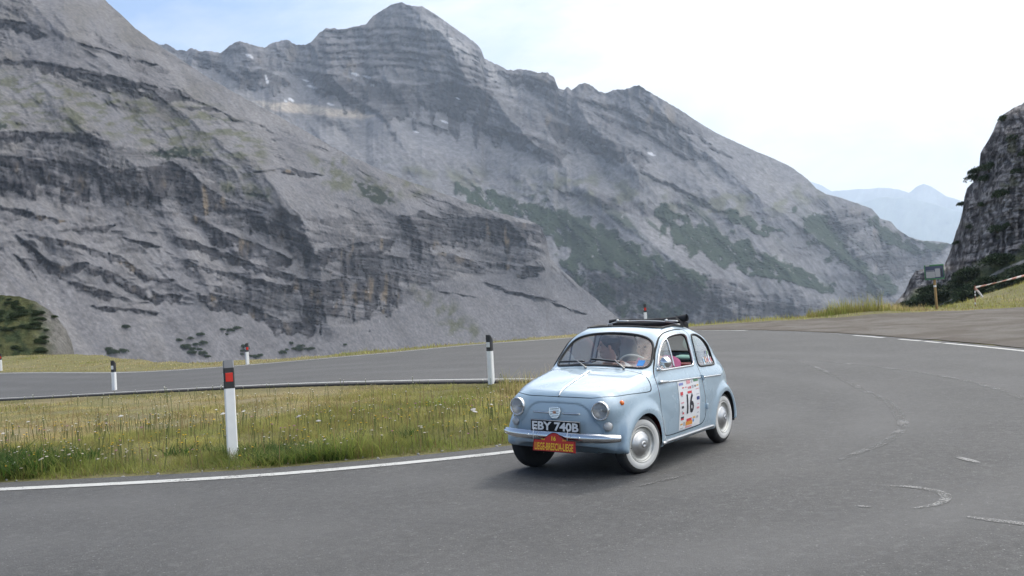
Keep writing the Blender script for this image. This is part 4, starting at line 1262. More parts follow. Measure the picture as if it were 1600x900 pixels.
V, F = strip(cut_s(O2, Lb, Lend), .15, .006); tag(obj('outer_edge_line', V, F, M_LINE), kind='structure')
for u0, u1, mm in ((.05, .14, M_WORN), (.22, .33, M_WORN), (.42, .50, M_WORN), (.56, .72, M_LINE), (.80, .90, M_LINE), (.915, .985, M_LINE)):
    V, F = strip(cut_s(O2, La + u0 * (Lb - La), La + u1 * (Lb - La)), .14, .006); tag(obj('worn_edge_line', V, F, mm), kind='structure')
# old marks and tyre scuffs on the asphalt
def mark(P, w, m=M_SCUFF, name='tyre_mark'):
    P = crom(P, 12, False); n = len(P); ww = w * np.sin(np.linspace(.12, np.pi - .12, n)) ** .5
    V, F = strip(P, ww, .005); tag(obj(name, V, F, m), kind='structure')
mark([(3.03, 6.83), (3.15, 6.69), (3.28, 6.56), (3.5, 6.3)], .085, M_WORN, 'worn_marking')
mark([(2.88, 7.97), (3.05, 7.89), (3.15, 7.76), (3.19, 7.58), (3.14, 7.42), (3.01, 7.25), (2.8, 7.15)], .085, M_WORN, 'worn_marking')
mark([(2.43, 7.32), (2.54, 7.28)], .05, M_WORN, 'worn_marking')
mark([(.38, 9.1), (.51, 8.85), (.82, 8.88)], .05); mark([(1.0, 8.48), (1.25, 8.7), (1.55, 8.92)], .06)
mark([(2.93, 9.21), (3.22, 9.53), (3.71, 10.1), (4.21, 10.97), (4.53, 11.88), (4.9, 13.2), (5.12, 14.74), (5.52, 17.45), (5.79, 20.58), (5.49, 22.55)], .13)
mark([(5.0, 9.6), (6.4, 12.5), (6.9, 16), (6.3, 20), (5.0, 23)], .12)
mark([(3.95, 9.05), (4.0, 8.72)], .08, M_WORN, 'worn_marking')
mark([(-11, 26.5), (-9.2, 28.3)], .08, M_SCUFF); mark([(-9.8, 25.8), (-7.0, 28.6)], .08, M_SCUFF); mark([(-14, 29.8), (-12.5, 31.5)], .08, M_SCUFF)

# low concrete edge between the far carriageway and the meadow
Pk = dense(offset(INNER[np.argmin(np.hypot(INNER[:, 0] - 1.6, INNER[:, 1] - 18.5)):], -.30), 260)
t = np.gradient(Pk, axis=0); t /= np.linalg.norm(t, axis=1)[:, None]; nn = np.stack([t[:, 1], -t[:, 0]], 1)
prof = [(-.02, .004), (-.16, .004), (-.18, -.02), (-.18, -.45)]
rows = [Pk + nn * a for a, _ in prof]
wob = .02 * fbm(Pk[:, 0] * 1.1, Pk[:, 1] * 1.1, o=3)
Vk = np.concatenate([W(q[:, 0], q[:, 1], G(Pk[:, 0], Pk[:, 1]) + b_ + (wob if k_ < 2 else 0) * 0) for k_, (q, (_, b_)) in enumerate(zip(rows, prof))])
n = len(Pk); i = np.arange(n - 1); Fk = np.concatenate([np.stack([k * n + i, k * n + i + 1, (k + 1) * n + i + 1, (k + 1) * n + i], 1) for k in range(3)])
tag(obj('kerb', Vk, Fk, pmat('weathered_concrete', (.024, .023, .022), rough=.9, var=.45, vscale=3, bump=.6, bscale=25)), kind='structure')

# gravel lay-by outside the bend
GRAV = np.array([(6.2, 37.2), (7.9, 36.0), (9.0, 33.6), (9.9, 30.4), (10.4, 26), (10.7, 20), (10.2, 13), (16, 6), (34, 14), (38, 36), (27.5, 43.5), (21, 42.2), (17, 40.8), (13.5, 40.6), (10.6, 42.0), (8.2, 41.6), (6.4, 40.2)])
def sd_grav(s, d): return np.maximum(sdpoly(crom(GRAV, 5), s, d) + .35 * fbm(s * .8, d * .8, o=4), -sd_outer(s, d) - .05)
V, F, gsd = sheet_cut(sd_grav, 4, 40, 4, 46, .4, .0)
V[:, 2] += crest_bumps(gsd[:, 0], gsd[:, 1]) + .012 + .10 * fbm(gsd[:, 0] * .3 + 9, gsd[:, 1] * .3, o=3) * sstep(.3, 3, sd_outer(gsd[:, 0], gsd[:, 1]))
M_GRAV, T, b = material('gravel')
co = T.coord(); f = T.noise(co, 45, 4, .7); f2 = T.noise(co, .55, 7, .65, .5)
c = T.ramp(f, [(.3, (.060, .055, .049)), (.55, (.145, .136, .124)), (.75, (.30, .285, .265))])
c = T.mix(T.ramp(f2, [(.40, 0.), (.58, .88)]), c, (.078, .064, .050))
c = T.mix(1.0, c, (.98, .94, .89), 'MULTIPLY')
T.l(c, b.inputs['Base Color']); b.inputs['Roughness'].default_value = .95
T.l(T.bump(f, .9, .03), b.inputs['Normal'])
tag(obj('gravel_layby', V, F, M_GRAV), kind='structure')
# ------------------------------------------------------------------ mountains: relief sheets grown upwards from their foot by slope angle
def blur(A, n, axis=0):
    for _ in range(n):
        A = (np.roll(A, 1, axis) + 2 * A + np.roll(A, -1, axis)) / 4 if False else A
        P = np.pad(A, [(1, 1) if k == axis else (0, 0) for k in range(A.ndim)], mode='edge')
        sl = lambda a, b: tuple(slice(a, b) if k == axis else slice(None) for k in range(A.ndim))
        n_ = A.shape[axis]
        A = (P[sl(0, n_)] + 2 * P[sl(1, n_ + 1)] + P[sl(2, n_ + 2)]) / 4
    return A
def wide(A, n, axis):
    for _ in range(2):
        P = np.pad(A, [(n, n) if k == axis else (0, 0) for k in range(A.ndim)], mode='edge')
        c = np.cumsum(P, axis=axis); z = np.zeros_like(np.take(c, [0], axis=axis)); c = np.concatenate([z, c], axis)
        m = A.shape[axis]; w = 2 * n + 1
        A = (np.take(c, np.arange(w, w + m), axis=axis) - np.take(c, np.arange(m), axis=axis)) / w
    return A
_memo = {}
def memo(f):
    def g(U, V):
        k = (f.__name__, U.shape, float(U[0, 0]), float(V[0, 0]), float(V[-1, -1]))
        if k not in _memo: _memo[k] = f(U, V)
        return _memo[k]
    return g
def pm(U, V, poly, soft=8., rag=10., sc=.03, seed=0.):
    """soft ragged mask of a region"""
    return sstep(soft, -soft, sdpoly(poly, U, V) + rag * fbm(U * sc + seed, V * sc - seed, o=4))
def relief(name, us, vtop, vbot, nv, r0, slope, tint, disp, mat, smooth_u=2, back=.05, gain=(1, 1, 1)):
    U = np.repeat(us[:, None], nv, 1)
    vt = vtop(us); vb = np.broadcast_to(vbot, us.shape)
    t = np.linspace(0, 1, nv)
    V = vb[:, None] + (vt - vb)[:, None] * t[None]
    Dv = ray(U, V)
    hz = np.hypot(Dv[..., 0], Dv[..., 1]); te = Dv[..., 2] / hz; e = np.arctan(te)
    tn = slope(U, V)
    lr = np.zeros_like(U); lr[:, 0] = np.log(np.broadcast_to(r0(us), us.shape))
    de = np.diff(e, axis=1)
    g = (1 + te ** 2) / np.maximum(tn - te, .16)
    inc = de * .5 * (g[:, 1:] + g[:, :-1])
    lr[:, 1:] = lr[:, :1] + np.cumsum(inc, 1)
    # broad form from neighbouring columns together, ledges and steps kept only where they are local
    low = wide(lr, 40, 0)
    hp = lr - low
    lr = low + blur(hp - wide(hp, 7, 1), smooth_u, 0)
    r = np.exp(lr) + disp(U, V, np.exp(lr))
    dx, dy = Dv[..., 0] / hz, Dv[..., 1] / hz
    P = np.stack([CAM[0] + dx * r, CAM[1] + dy * r, CAM[2] + te * r], -1)
    C = tint(U, V, r) * np.array(gain)
    # the far side of the ridge
    P0 = P; skirt = P[:, :1].copy(); skirt[..., 2] -= 160.
    rows = [skirt, P]; cols = [C[:, :1], C]
    for k in (1, 2, 3):
        rb = r[:, -1] * (1 + back * k); zb = CAM[2] + te[:, -1] * r[:, -1] - back * k * r[:, -1] * .6
        rows.append(np.stack([CAM[0] + dx[:, -1] * rb, CAM[1] + dy[:, -1] * rb, zb], -1)[:, None]); cols.append(C[:, -1:])
    P = np.concatenate(rows, 1); C = np.concatenate(cols, 1)
    n, m = P.shape[:2]
    i = np.arange(n - 1)[:, None]; j = np.arange(m - 1)[None]
    F = np.stack([i * m + j, (i + 1) * m + j, (i + 1) * m + j + 1, i * m + j + 1], -1).reshape(-1, 4)
    o = obj(name, P.reshape(-1, 3), F, mat, colors={'tint': C.reshape(-1, C.shape[-1])})
    tag(o, kind='structure')
    return o, U, V, P0
def rock_mat(name, s1, s2, bs, bd, bstr=.8):
    m, T, b = material(name)
    co = T.coord(); a = T.attr('tint')
    n1 = T.noise(co, s1, 8, .68); n2 = T.noise(co, s2, 6, .62, .4)
    k = T.ramp(n1, [(.28, .58), (.5, .98), (.70, 1.42)])
    c = T.mix(1.0, a, k, 'MULTIPLY')
    k2 = T.ramp(n2, [(.3, .84), (.7, 1.14)])
    c = T.mix(1.0, c, k2, 'MULTIPLY')
    T.l(c, b.inputs['Base Color']); b.inputs['Roughness'].default_value = .95; b.inputs['Specular IOR Level'].default_value = .1
    T.l(T.bump(T.noise(co, bs, 8, .7), bstr, bd), b.inputs['Normal'])
    return m
lerp = lambda a, b, t: a + (b - a) * t[..., None]
SCREE = np.array([.255, .252, .258]); SCREE2 = np.array([.33, .32, .31]); ROCK = np.array([.150, .144, .147]); DARK = np.array([.058, .056, .062]); OCHRE = np.array([.32, .245, .15])
TURF = np.array([.125, .132, .060]); PINE = np.array([.030, .046, .026]); SNOW = np.array([.80, .82, .85]); SUNLIT_MORAINE = np.array([.58, .51, .42])

def cliffs(U, V, dip, k, seed, arch=0.):
    """bed hardness (-1 ledge .. +1 face) of faulted, uneven strata, and the buttress relief of the faces"""
    wu = U + 16 * k * fbm(U * .012 / k + seed, V * .016 / k, o=4); wv = V + 13 * k * fbm(U * .010 / k + seed + 4, V * .013 / k, o=5)
    blk = np.floor((wu + .35 * wv) / (34 * k) + 1.1 * fbm(U * .02 / k, V * .02 / k + seed, o=3))
    hsh = np.modf(np.abs(np.sin(blk * 12.9898 + seed) * 43758.5453))[0] - .5
    q = (wv - dip * wu) / k + arch + 7 * hsh
    h = .95 * perlin(q / 19., wu * .010 / k + seed) + .75 * perlin(q / 8.5, wu * .014 / k + seed + 3) + .50 * perlin(q / 4.2, wu * .02 / k) + .35 * perlin(q / 2.4, wu * .03 / k + 7)
    h = h * 1.5 + .35 * fbm(U * .05 / k, V * .05 / k + seed, o=4)
    but = fbm(wu * .022 / k + seed, wv * .007 / k, o=6, gain=.55, ridge=True) - .62
    crk = fbm(wu * .085 / k + seed, wv * .028 / k, o=5, gain=.6, ridge=True) - .62
    rough = fbm(U * .14 / k, V * .16 / k + seed, o=6, gain=.66)
    return h, but, crk, rough, hsh
def spurs(U, V, lines, seed, w=58.):
    """rock ribs that stand out from the slope along crest lines"""
    wu = U + 16 * fbm(U * .014 + seed, V * .014, o=5); wv = V + 16 * fbm(U * .014, V * .014 + seed + 5, o=5)
    out = np.zeros_like(U)
    for L, amp in lines:
        L = np.array(L, float); d = np.full(U.shape, 1e9)
        for a, b in zip(L[:-1], L[1:]):
            e = b - a; t = np.clip(((wu - a[0]) * e[0] + (wv - a[1]) * e[1]) / (e @ e), 0, 1)
            d = np.minimum(d, np.hypot(wu - a[0] - t * e[0], wv - a[1] - t * e[1]))
        out = np.maximum(out, amp * np.exp(-d / w))
    return out
def gullies(U, V, k, sx, seed, lean_=.8):
    """ribs and gullies running down the fall line (down to the right)"""
    a = U - lean_ * V + 22 * fbm(U * .012 + seed, V * .012, o=4); b = V + lean_ * U
    return fbm(a * sx + seed, b * sx * .22, o=6, gain=.56, ridge=True) - .62
def ledges(U, V, lines, seed):
    """rock steps along crest lines: (polyline, height of the face); 1 on the face"""
    w1 = 5.0 * fbm(U * .035 + seed, V * .035, o=5, gain=.6); w2 = fbm(U * .05 + seed, V * .02 + 3, o=4)
    br = fbm(U * .045 + seed * 3, V * .06, o=3)
    out = np.zeros_like(U)
    for k, (L, T) in enumerate(lines):
        L = np.array(L, float); y = np.interp(U, L[:, 0], L[:, 1])
        e = np.minimum(U - L[0, 0], L[-1, 0] - U)
        tt = T * np.clip(.35 + e / 26., 0, 1) * np.clip(1 + 1.5 * w2 + .5 * perlin(U * .03 + k, V * 0 + k), .25, 1.7)
        q = V - y - w1 * min(1.6, .5 + T / 18.)
        m = sstep(-.8, 1.2, q) * sstep(tt + 1.0, tt - 1.5, q) * sstep(-6, 4, e + 10 * w2)
        m = m * (sstep(-.42, -.18, br) if T < 30 else 1)
        out = np.maximum(out, m)
    return out
A_LINES = [([(94,359),(134,355),(181,350)], 9), ([(25,366),(62,396),(75,408),(94,416),(134,409),(169,420),(194,436),(244,458),(283,461)], 17), ([(62,368),(112,378),(187,400),(231,431),(272,437)], 10),
    ([(275,400),(312,415),(375,431),(437,443),(465,447)], 12), ([(308,458),(350,464),(400,480),(437,499),(492,509)], 20), ([(270,366),(337,390),(400,412),(462,431)], 14), ([(-160,235),(0,240),(60,248),(130,256),(206,264),(269,252),(335,300)], 50),
    ([(-160,200),(0,204),(62,206),(125,206),(175,222)], 18), ([(296,330),(350,362),(400,380),(455,405)], 24), ([(325,298),(375,320),(430,343),(475,365)], 27), ([(462,376),(500,390),(560,380),(615,370)], 24), ([(532,404),(585,396),(642,406)], 74),
    ([(622,338),(660,330),(704,345)], 62), ([(688,334),(760,339),(852,352)], 42), ([(690,394),(760,409),(848,420)], 13), ([(462,436),(500,440),(545,434)], 62), ([(-20,318),(40,330),(104,345)], 8), ([(105,438),(160,451),(210,470)], 12), ([(145,478),(200,480),(245,489)], 8),
    ([(-160,10),(0,28),(40,37),(75,55)], 15), ([(-20,92),(60,95),(135,108)], 9), ([(55,100),(150,112),(230,132),(295,152)], 15), ([(115,122),(200,140),(265,154)], 9), ([(125,68),(190,86),(245,102)], 7), ([(180,120),(260,140),(330,165)], 7),
    ([(685,455),(745,463)], 3), ([(755,440),(800,455),(865,470)], 7), ([(855,470),(915,490)], 5), ([(20,395),(45,415),(60,440)], 9), ([(195,372),(250,384)], 8), ([(330,428),(352,440)], 7), ([(398,268),(440,262),(462,270)], 6), ([(455,262),(500,272)], 9), ([(280,165),(335,168),(380,190)], 6)]
B_LINES = [([(572,118),(640,132),(700,128),(768,142)], 58), ([(486,112),(530,116),(584,140)], 42), ([(655,188),(708,206)], 11), ([(752,192),(830,212),(888,236)], 26), ([(852,186),(940,212),(1016,244)], 26), ([(375,100),(420,112),(455,128)], 26), ([(860,292),(905,305)], 6), ([(870,306),(885,312)], 5), ([(1000,265),(1060,292),(1130,330)], 9),
    ([(300,85),(350,100),(380,125)], 14), ([(930,428),(1010,434),(1100,436)], 26), ([(1060,455),(1150,462),(1250,480)], 24), ([(1290,345),(1340,350)], 20), ([(1340,400),(1420,398),(1470,388)], 26), ([(780,112),(835,118),(868,130)], 20), ([(900,150),(960,165),(1040,200)], 7), ([(930,175),(1010,205),(1085,250)], 7), ([(1000,160),(1080,205),(1150,250)], 7)]
B_LINES += [([(500 - 3 * k, 46 + 11 * k), (620, 40 + 12 * k), (700, 52 + 12 * k), (762 + 3 * k, 92 + 9 * k)], 4.5) for k in range(6)]
def smooth_zone(U, V, polys, seed):
    m = np.zeros_like(U)
    for k, P in enumerate(polys): m = np.maximum(m, pm(U, V, P, 10, 22, .025, seed + k))
    return m
A_SM = [[(30, 60), (110, 60), (210, 110), (260, 125), (150, 118), (60, 100)], [(560, 480), (640, 468), (700, 440), (760, 430), (860, 425), (960, 500), (1000, 560), (560, 560)], [(280, 470), (330, 480), (420, 500), (520, 515), (600, 560), (300, 560), (240, 520)], [(285, 395), (305, 400), (330, 450), (290, 470), (270, 440)], [(440, 200), (520, 245), (600, 290), (690, 335), (640, 335), (560, 320), (500, 290), (450, 240)]]
B_SM = [[(960, 215), (1010, 210), (1060, 250), (1100, 280), (1140, 300), (1080, 290), (1010, 260)], [(560, 178), (640, 190), (720, 215), (800, 240), (900, 260), (960, 290), (860, 280), (760, 258), (660, 232), (580, 205)], [(400, 128), (450, 150), (520, 165), (560, 180), (470, 172), (400, 160)], [(1180, 245), (1230, 262), (1290, 305), (1240, 290)], [(640, 20), (690, 36), (740, 80), (810, 130), (800, 145), (740, 105), (690, 70)]]
# ---- A: the near massif on the left
A_TOP = np.array([(-160, -190), (0, -105), (100, -55), (165, 0), (205, 38), (235, 62), (250, 72), (290, 98), (330, 124), (380, 152), (430, 178), (480, 206), (520, 230), (560, 249), (600, 268), (640, 284), (680, 297), (720, 313), (770, 330), (820, 343), (845, 353), (853, 372), (859, 402), (880, 424), (905, 446), (935, 470), (965, 496), (1000, 526), (1020, 548)])
def a_top(u):
    v = np.interp(u, A_TOP[:, 0], A_TOP[:, 1]); v[u > 990] += 0
    return v + 2.6 * fbm(u * .05, u * 0 + 2., o=5) + 1.6 * np.abs(fbm(u * .21, u * 0 + 5., o=4))
A_C1 = [(-160, 190), (0, 212), (90, 205), (180, 222), (270, 243), (330, 252), (365, 268), (405, 300), (440, 330), (480, 345), (470, 400), (400, 372), (330, 348), (300, 340), (260, 335), (180, 332), (90, 322), (0, 300), (-160, 290)]
A_C2 = [(430, 335), (500, 340), (560, 338), (600, 348), (660, 340), (715, 325), (790, 338), (848, 350), (862, 402), (835, 412), (770, 425), (735, 428), (690, 440), (650, 455), (610, 485), (570, 500), (540, 506), (500, 512), (470, 508), (420, 492), (370, 478), (320, 462), (340, 442), (420, 452), (462, 445), (452, 395)]
A_LEDGE = [(-160, 320), (0, 325), (150, 335), (300, 345), (400, 380), (455, 420), (450, 460), (320, 470), (240, 490), (170, 475), (60, 430), (-160, 420)]
A_BANDS = [(-160, 20), (0, 40), (40, 90), (120, 100), (260, 128), (330, 165), (200, 150), (90, 120), (0, 100), (-160, 80)]
A_TURF = [(-160, 95), (0, 108), (60, 118), (200, 148), (330, 165), (390, 195), (420, 240), (400, 300), (340, 262), (270, 240), (180, 218), (80, 200), (0, 205), (-160, 190)]
@memo
def a_masks(U, V):
    c1 = pm(U, V, A_C1, 5, 18, .025, 1.); c2 = pm(U, V, A_C2, 4, 16, .03, 2.)
    led = pm(U, V, A_LEDGE, 14, 16, .02, 3.)
    h, but, crk, rough, hsh = cliffs(U, V, .20, 1.15, 1.)
    wu = U + 20 * fbm(U * .012, V * .014, o=4); wv = V + 15 * fbm(U * .016 + 7, V * .02, o=5)
    archv = wv - .20 * wu + 20 * fbm(U * .007 + 3, V * .009, o=3) + 9 * np.sin(wu * .026 + .8) * np.exp(-((U - 170) / 190) ** 2)
    l1 = perlin(archv / 21., wu * .010) + .7 * perlin(archv / 9., wu * .02 + 2) + .5 * perlin(archv / 4.2, wu * .03 + 5) + .5 * fbm(U * .05, V * .06, o=5)
    l1 = sstep(.0, .30, l1) * led * sstep(-.45, -.05, fbm(U * .026 + 5, V * .036, o=4))
    # outcrops of dipping beds that break through the upper slopes
    h2, but2, crk2, r2, _ = cliffs(U, V, .40, .62, 5.)
    zone = np.clip(pm(U, V, A_BANDS, 16, 16, .03, 4.) + .75 * sstep(-.12, .22, fbm(U * .010 + 2, (V - .35 * U) * .022, o=5)) * sstep(330, 250, V - .1 * U), 0, 1)
    out = zone * sstep(.10, .55, h2)
    ln = ledges(U, V, A_LINES, 1.)
    l1 = np.clip(np.maximum(.45 * l1, ln), 0, 1)
    fl = sstep(.12, .45, fbm(U * .018 + 8, (V - .5 * U) * .035, o=5)) * sstep(420, 500, V + 0 * U) * 0
    return c1, c2, l1, out, h, but, crk, rough, h2, crk2, r2
def a_slope(U, V):
    c1, c2, l1, out, h, but, crk, rough, h2, crk2, r2 = a_masks(U, V)
    cl = np.clip(c1 + c2, 0, 1) * .7
    ang = 33 + 6 * fbm(U * .012, V * .02, o=4)
    face = 46 + 34 * sstep(-.25, .25, h)
    ang = ang * (1 - cl) + face * cl
    ang = ang + 40 * l1 + 30 * out * (1 - cl)
    return np.tan(np.radians(np.clip(ang + 5 * rough, 22, 85)))
def a_disp(U, V, r):
    c1, c2, l1, out, h, but, crk, rough, h2, crk2, r2 = a_masks(U, V)
    cl = np.clip(.55 * (c1 + c2) + .8 * l1, 0, 1); px = r / FPX
    gul = fbm((U - .55 * V) * .030, V * .006 + 3, o=5, ridge=True) - .6
    scr = 1.0 * fbm(U * .06, V * .09, o=5, gain=.52) + 2.4 * gul
    fan = sstep(430, 500, V) * (1 - cl); sm = smooth_zone(U, V, A_SM, 1.) * (1 - cl)
    g1 = gullies(U, V, 1, .011, 2.); g2 = gullies(U, V, 1, .032, 6.)
    d = cl * (-30 * but - 11.0 * crk + 6.5 * rough - 3.6 * h) + (1 - cl) * (.75 * scr * (1 - .6 * np.maximum(sm, fan)) + (1 - sm) * (out * (-8 * crk2 + 6 * r2 - 3.0 * h2) - (20 * g1 + 6 * g2) * (1 - .85 * fan)))
    d = d - spurs(U, V, [([(-40, -90), (100, 50), (230, 140), (390, 250), (470, 335), (500, 420), (512, 505)], 60), ([(560, 250), (640, 330), (690, 430)], 45), ([(720, 313), (800, 350), (858, 405)], 45),
                         ([(60, 130), (190, 240), (262, 338), (330, 455)], 45), ([(-60, 200), (60, 330), (140, 420)], 40), ([(300, 260), (330, 350), (420, 440)], 35)], 1., 50.)
    return (d + 18 * fbm(U * .014, V * .012, o=4)) * px
def a_tint(U, V, r):
    c1, c2, l1, out, h, but, crk, rough, h2, crk2, r2 = a_masks(U, V)
    cl = np.clip(c1 + c2, 0, 1); n = fbm(U * .045, V * .045, o=6, gain=.6)
    C = lerp(np.broadcast_to(SCREE, U.shape + (3,)), SCREE2, sstep(-.25, .45, fbm((U - .6 * V) * .022, V * .008, o=6, gain=.6)) * .9)
    C = lerp(C, np.array([.175, .17, .165]), .7 * sstep(.05, .5, fbm((U - .7 * V) * .035 + 6, V * .010, o=5)))
    C = lerp(C, np.array([.21, .195, .165]), .6 * sstep(-.1, .4, fbm(U * .012 + 2, V * .02, o=4)) * sstep(300, 200, V - .1 * U))
    C = lerp(C, lerp(np.broadcast_to(ROCK, C.shape), DARK * 1.2, sstep(-.1, .4, r2)), out * .85)
    C = lerp(C, lerp(np.broadcast_to(SCREE * 1.02, C.shape), SCREE * .8, sstep(-.1, .4, fbm((U - .75 * V) * .04, (V + .75 * U) * .006, o=5))), smooth_zone(U, V, A_SM, 1.) * .85)
    rk = lerp(np.broadcast_to(ROCK * 1.05, C.shape), DARK, sstep(-.15, .45, fbm(U * .05 + 3, V * .016, o=5) + .4 * rough))
    rk = lerp(rk, DARK * .8, sstep(.02, -.10, crk) * .7)
    rk = lerp(rk, SCREE * 1.05, sstep(-.10, -.45, h) * .75)
    vert = sstep(.05, .35, fbm(U * .07, V * .016 + 8, o=4)) * sstep(-.15, .3, fbm(U * .016 + 4, V * .02, o=3))
    rk = lerp(rk, OCHRE, np.clip(c1 * .55 * sstep(270, 300, V) + c2 * .8 * sstep(330, 400, V), 0, 1) * vert)
    rk = lerp(rk, DARK * 1.05, l1 * .75 * sstep(-.25, .15, fbm(U * .03 + 2, V * .03, o=4)))
    rk = lerp(rk, OCHRE * 1.05, vert * l1 * .7 * sstep(240, 270, V))
    C = lerp(C, rk, np.clip(.55 * cl * sstep(-.5, .3, h) + .95 * l1, 0, 1))
    tz = pm(U, V, A_TURF, 12, 22, .02, 6.)
    tm = sstep(-.06, .22, fbm(U * .030, V * .085 - .3, o=6, gain=.6)) * tz
    for poly in ([(470, 235), (540, 250), (570, 300), (520, 300)], [(650, 450), (700, 470), (760, 525), (720, 530), (670, 490)], [(340, 275), (420, 295), (420, 312), (350, 300)], [(575, 275), (630, 300), (620, 325), (560, 305)], [(600, 262), (700, 300), (640, 300)]):
        tm = np.maximum(tm, pm(U, V, poly, 10, 16, .03, 9.) * sstep(-.2, .2, fbm(U * .06, V * .06, o=5)))
    C = lerp(C, TURF, tm * .75)
    pn = np.zeros_like(U)
    for poly in ([(225, 238), (280, 230), (326, 233), (310, 243), (260, 249)], [(556, 284), (590, 292), (616, 316), (590, 320), (568, 306)], [(385, 300), (420, 304), (415, 310), (390, 306)], [(0, 190), (12, 196), (8, 204), (-10, 204)]):
        pn = np.maximum(pn, pm(U, V, poly, 2, 8, .12, 5.) * sstep(-.35, -.1, fbm(U * .12, V * .16, o=3)))
    C = lerp(C, PINE, pn * .95)
    bl = sstep(.50, .60, perlin(U * .35, V * .40)) * sstep(-.1, .3, fbm(U * .02 + 2, V * .02, o=3)) * (.4 + .6 * sstep(400, 460, V))
    return lerp(C, np.array([.44, .44, .45]), bl * .8)
M_ROCKA = rock_mat('grey_limestone', .30, .022, .22, 1.6, .7)
usA = np.arange(-150, 1012, 1.7)
_, *SCREE_GRID = relief('mountain_flank', usA, a_top, 600., 420, lambda u: np.interp(u, [-150, 0, 300, 600, 1000], [520, 570, 690, 860, 1200]), a_slope, a_tint, a_disp, M_ROCKA, 2, .03, (.505, .505, .53))

# ---- B: the main peak and its long ridge
B_TOP = np.array([(150, 110), (230, 60), (250, 70), (262, 69), (275, 78), (292, 79), (300, 75), (312, 80), (330, 80), (345, 83), (358, 72), (372, 64), (395, 70), (412, 75), (428, 66), (448, 62), (462, 70), (478, 70), (488, 64), (500, 50), (510, 44), (535, 46), (553, 42), (572, 38), (582, 26), (600, 14), (614, 6), (628, 4), (640, 9), (660, 10), (680, 22), (705, 40), (728, 56), (744, 68), (752, 78), (757, 92), (775, 100), (795, 110), (812, 108), (828, 110), (842, 114), (856, 113), (866, 122), (872, 137), (880, 141), (887, 135), (893, 141), (905, 132), (915, 129), (925, 134), (936, 143), (946, 146), (960, 140), (975, 140), (990, 135), (998, 133), (1012, 142), (1036, 156), (1065, 173), (1090, 190), (1120, 208), (1150, 222), (1180, 236), (1205, 246), (1235, 260), (1262, 280), (1275, 294), (1290, 303), (1310, 308), (1340, 318), (1362, 326), (1376, 342), (1392, 346), (1402, 358), (1420, 370), (1440, 376), (1465, 377), (1482, 380), (1500, 388), (1530, 400)])
def b_top(u):
    jag = np.interp(u, [230, 300, 500, 700, 900, 1000, 1100, 1500], [2.4, 3.6, 3.2, 2.0, 3.6, 2.4, 1.2, 1.2])
    return np.interp(u, B_TOP[:, 0], B_TOP[:, 1]) + jag * fbm(u * .16, u * 0 + 9., o=4) - jag * .4 * np.abs(fbm(u * .35, u * 0 + 3., o=3))
B_CL = [(230, 60), (372, 58), (480, 60), (560, 30), (620, -10), (690, 20), (760, 85), (870, 110), (1000, 120), (1090, 185), (1115, 245), (1080, 262), (1035, 225), (1010, 235), (985, 262), (950, 240), (905, 245), (850, 228), (800, 215), (720, 190), (690, 168), (640, 165), (610, 158), (570, 150), (548, 165), (500, 150), (470, 130), (440, 110), (400, 120), (380, 140), (340, 120), (280, 95)]
B_CL2 = [(885, 300), (940, 300), (1030, 330), (1090, 300), (1110, 320), (1060, 350), (960, 330)]
B_CL3 = [(880, 425), (960, 425), (1040, 432), (1120, 430), (1180, 455), (1260, 470), (1330, 485), (1330, 510), (1100, 520), (980, 510), (930, 470)]
B_CL4 = [(1290, 330), (1340, 325), (1370, 345), (1440, 385), (1475, 385), (1440, 450), (1380, 470), (1330, 470), (1340, 420), (1300, 370)]
B_PINES = [[(708, 285), (760, 296), (850, 318), (905, 340), (960, 365), (1010, 392), (1060, 412), (1112, 438), (1090, 447), (1010, 438), (940, 428), (890, 400), (850, 358), (790, 335), (730, 318)],
           [(1012, 322), (1060, 322), (1075, 345), (1040, 352)], [(1040, 345), (1110, 350), (1150, 372), (1200, 395), (1260, 425), (1300, 450), (1250, 452), (1180, 425), (1110, 410), (1060, 380)],
           [(1245, 330), (1290, 340), (1330, 395), (1345, 425), (1300, 405), (1265, 375)], [(1360, 345), (1400, 362), (1440, 378), (1480, 384), (1450, 396), (1400, 390), (1370, 372)], [(870, 400), (960, 455), (1000, 490), (960, 490), (900, 440)],
           [(1340, 405), (1390, 440), (1410, 460), (1380, 462), (1345, 440)], [(1130, 330), (1190, 345), (1230, 362), (1180, 360)], [(1000, 480), (1060, 480), (1080, 505), (1010, 505)]]
@memo
def b_masks(U, V):
    c = pm(U, V, B_CL, 6, 22, .03, 1.)
    c2 = np.clip(pm(U, V, B_CL2, 7, 18, .03, 2.) * .8 + pm(U, V, B_CL3, 7, 20, .028, 3.) + pm(U, V, B_CL4, 7, 18, .03, 4.) * .8, 0, 1)
    dip = np.interp(U, [230, 560, 760, 1100, 1500], [.05, .02, .22, .42, .2])
    h, but, crk, rough, hsh = cliffs(U - 620, V, dip, .78, 9.)
    ln = ledges(U, V, B_LINES, 4.); h = np.maximum(h, -1) + 1.2 * ln
    zone = .8 * sstep(.0, .3, fbm(U * .014 + 6, (V - .4 * U) * .03, o=5))
    c = np.clip(c * (.62 + .38 * ln) + .8 * ln, 0, 1)
    out = zone * sstep(.15, .6, h) * (1 - np.clip(c + c2, 0, 1))
    return c, c2, h, but, crk, rough, out
def b_slope(U, V):
    c, c2, h, but, crk, rough, out = b_masks(U, V)
    cl = np.clip(c + c2, 0, 1)
    ang = 31 + 4 * fbm(U * .012, V * .016, o=4)
    ang = ang * (1 - cl) + (40 + 28 * sstep(-.3, .25, h)) * cl + 20 * out
    return np.tan(np.radians(np.clip(ang + 4 * rough, 24, 80)))
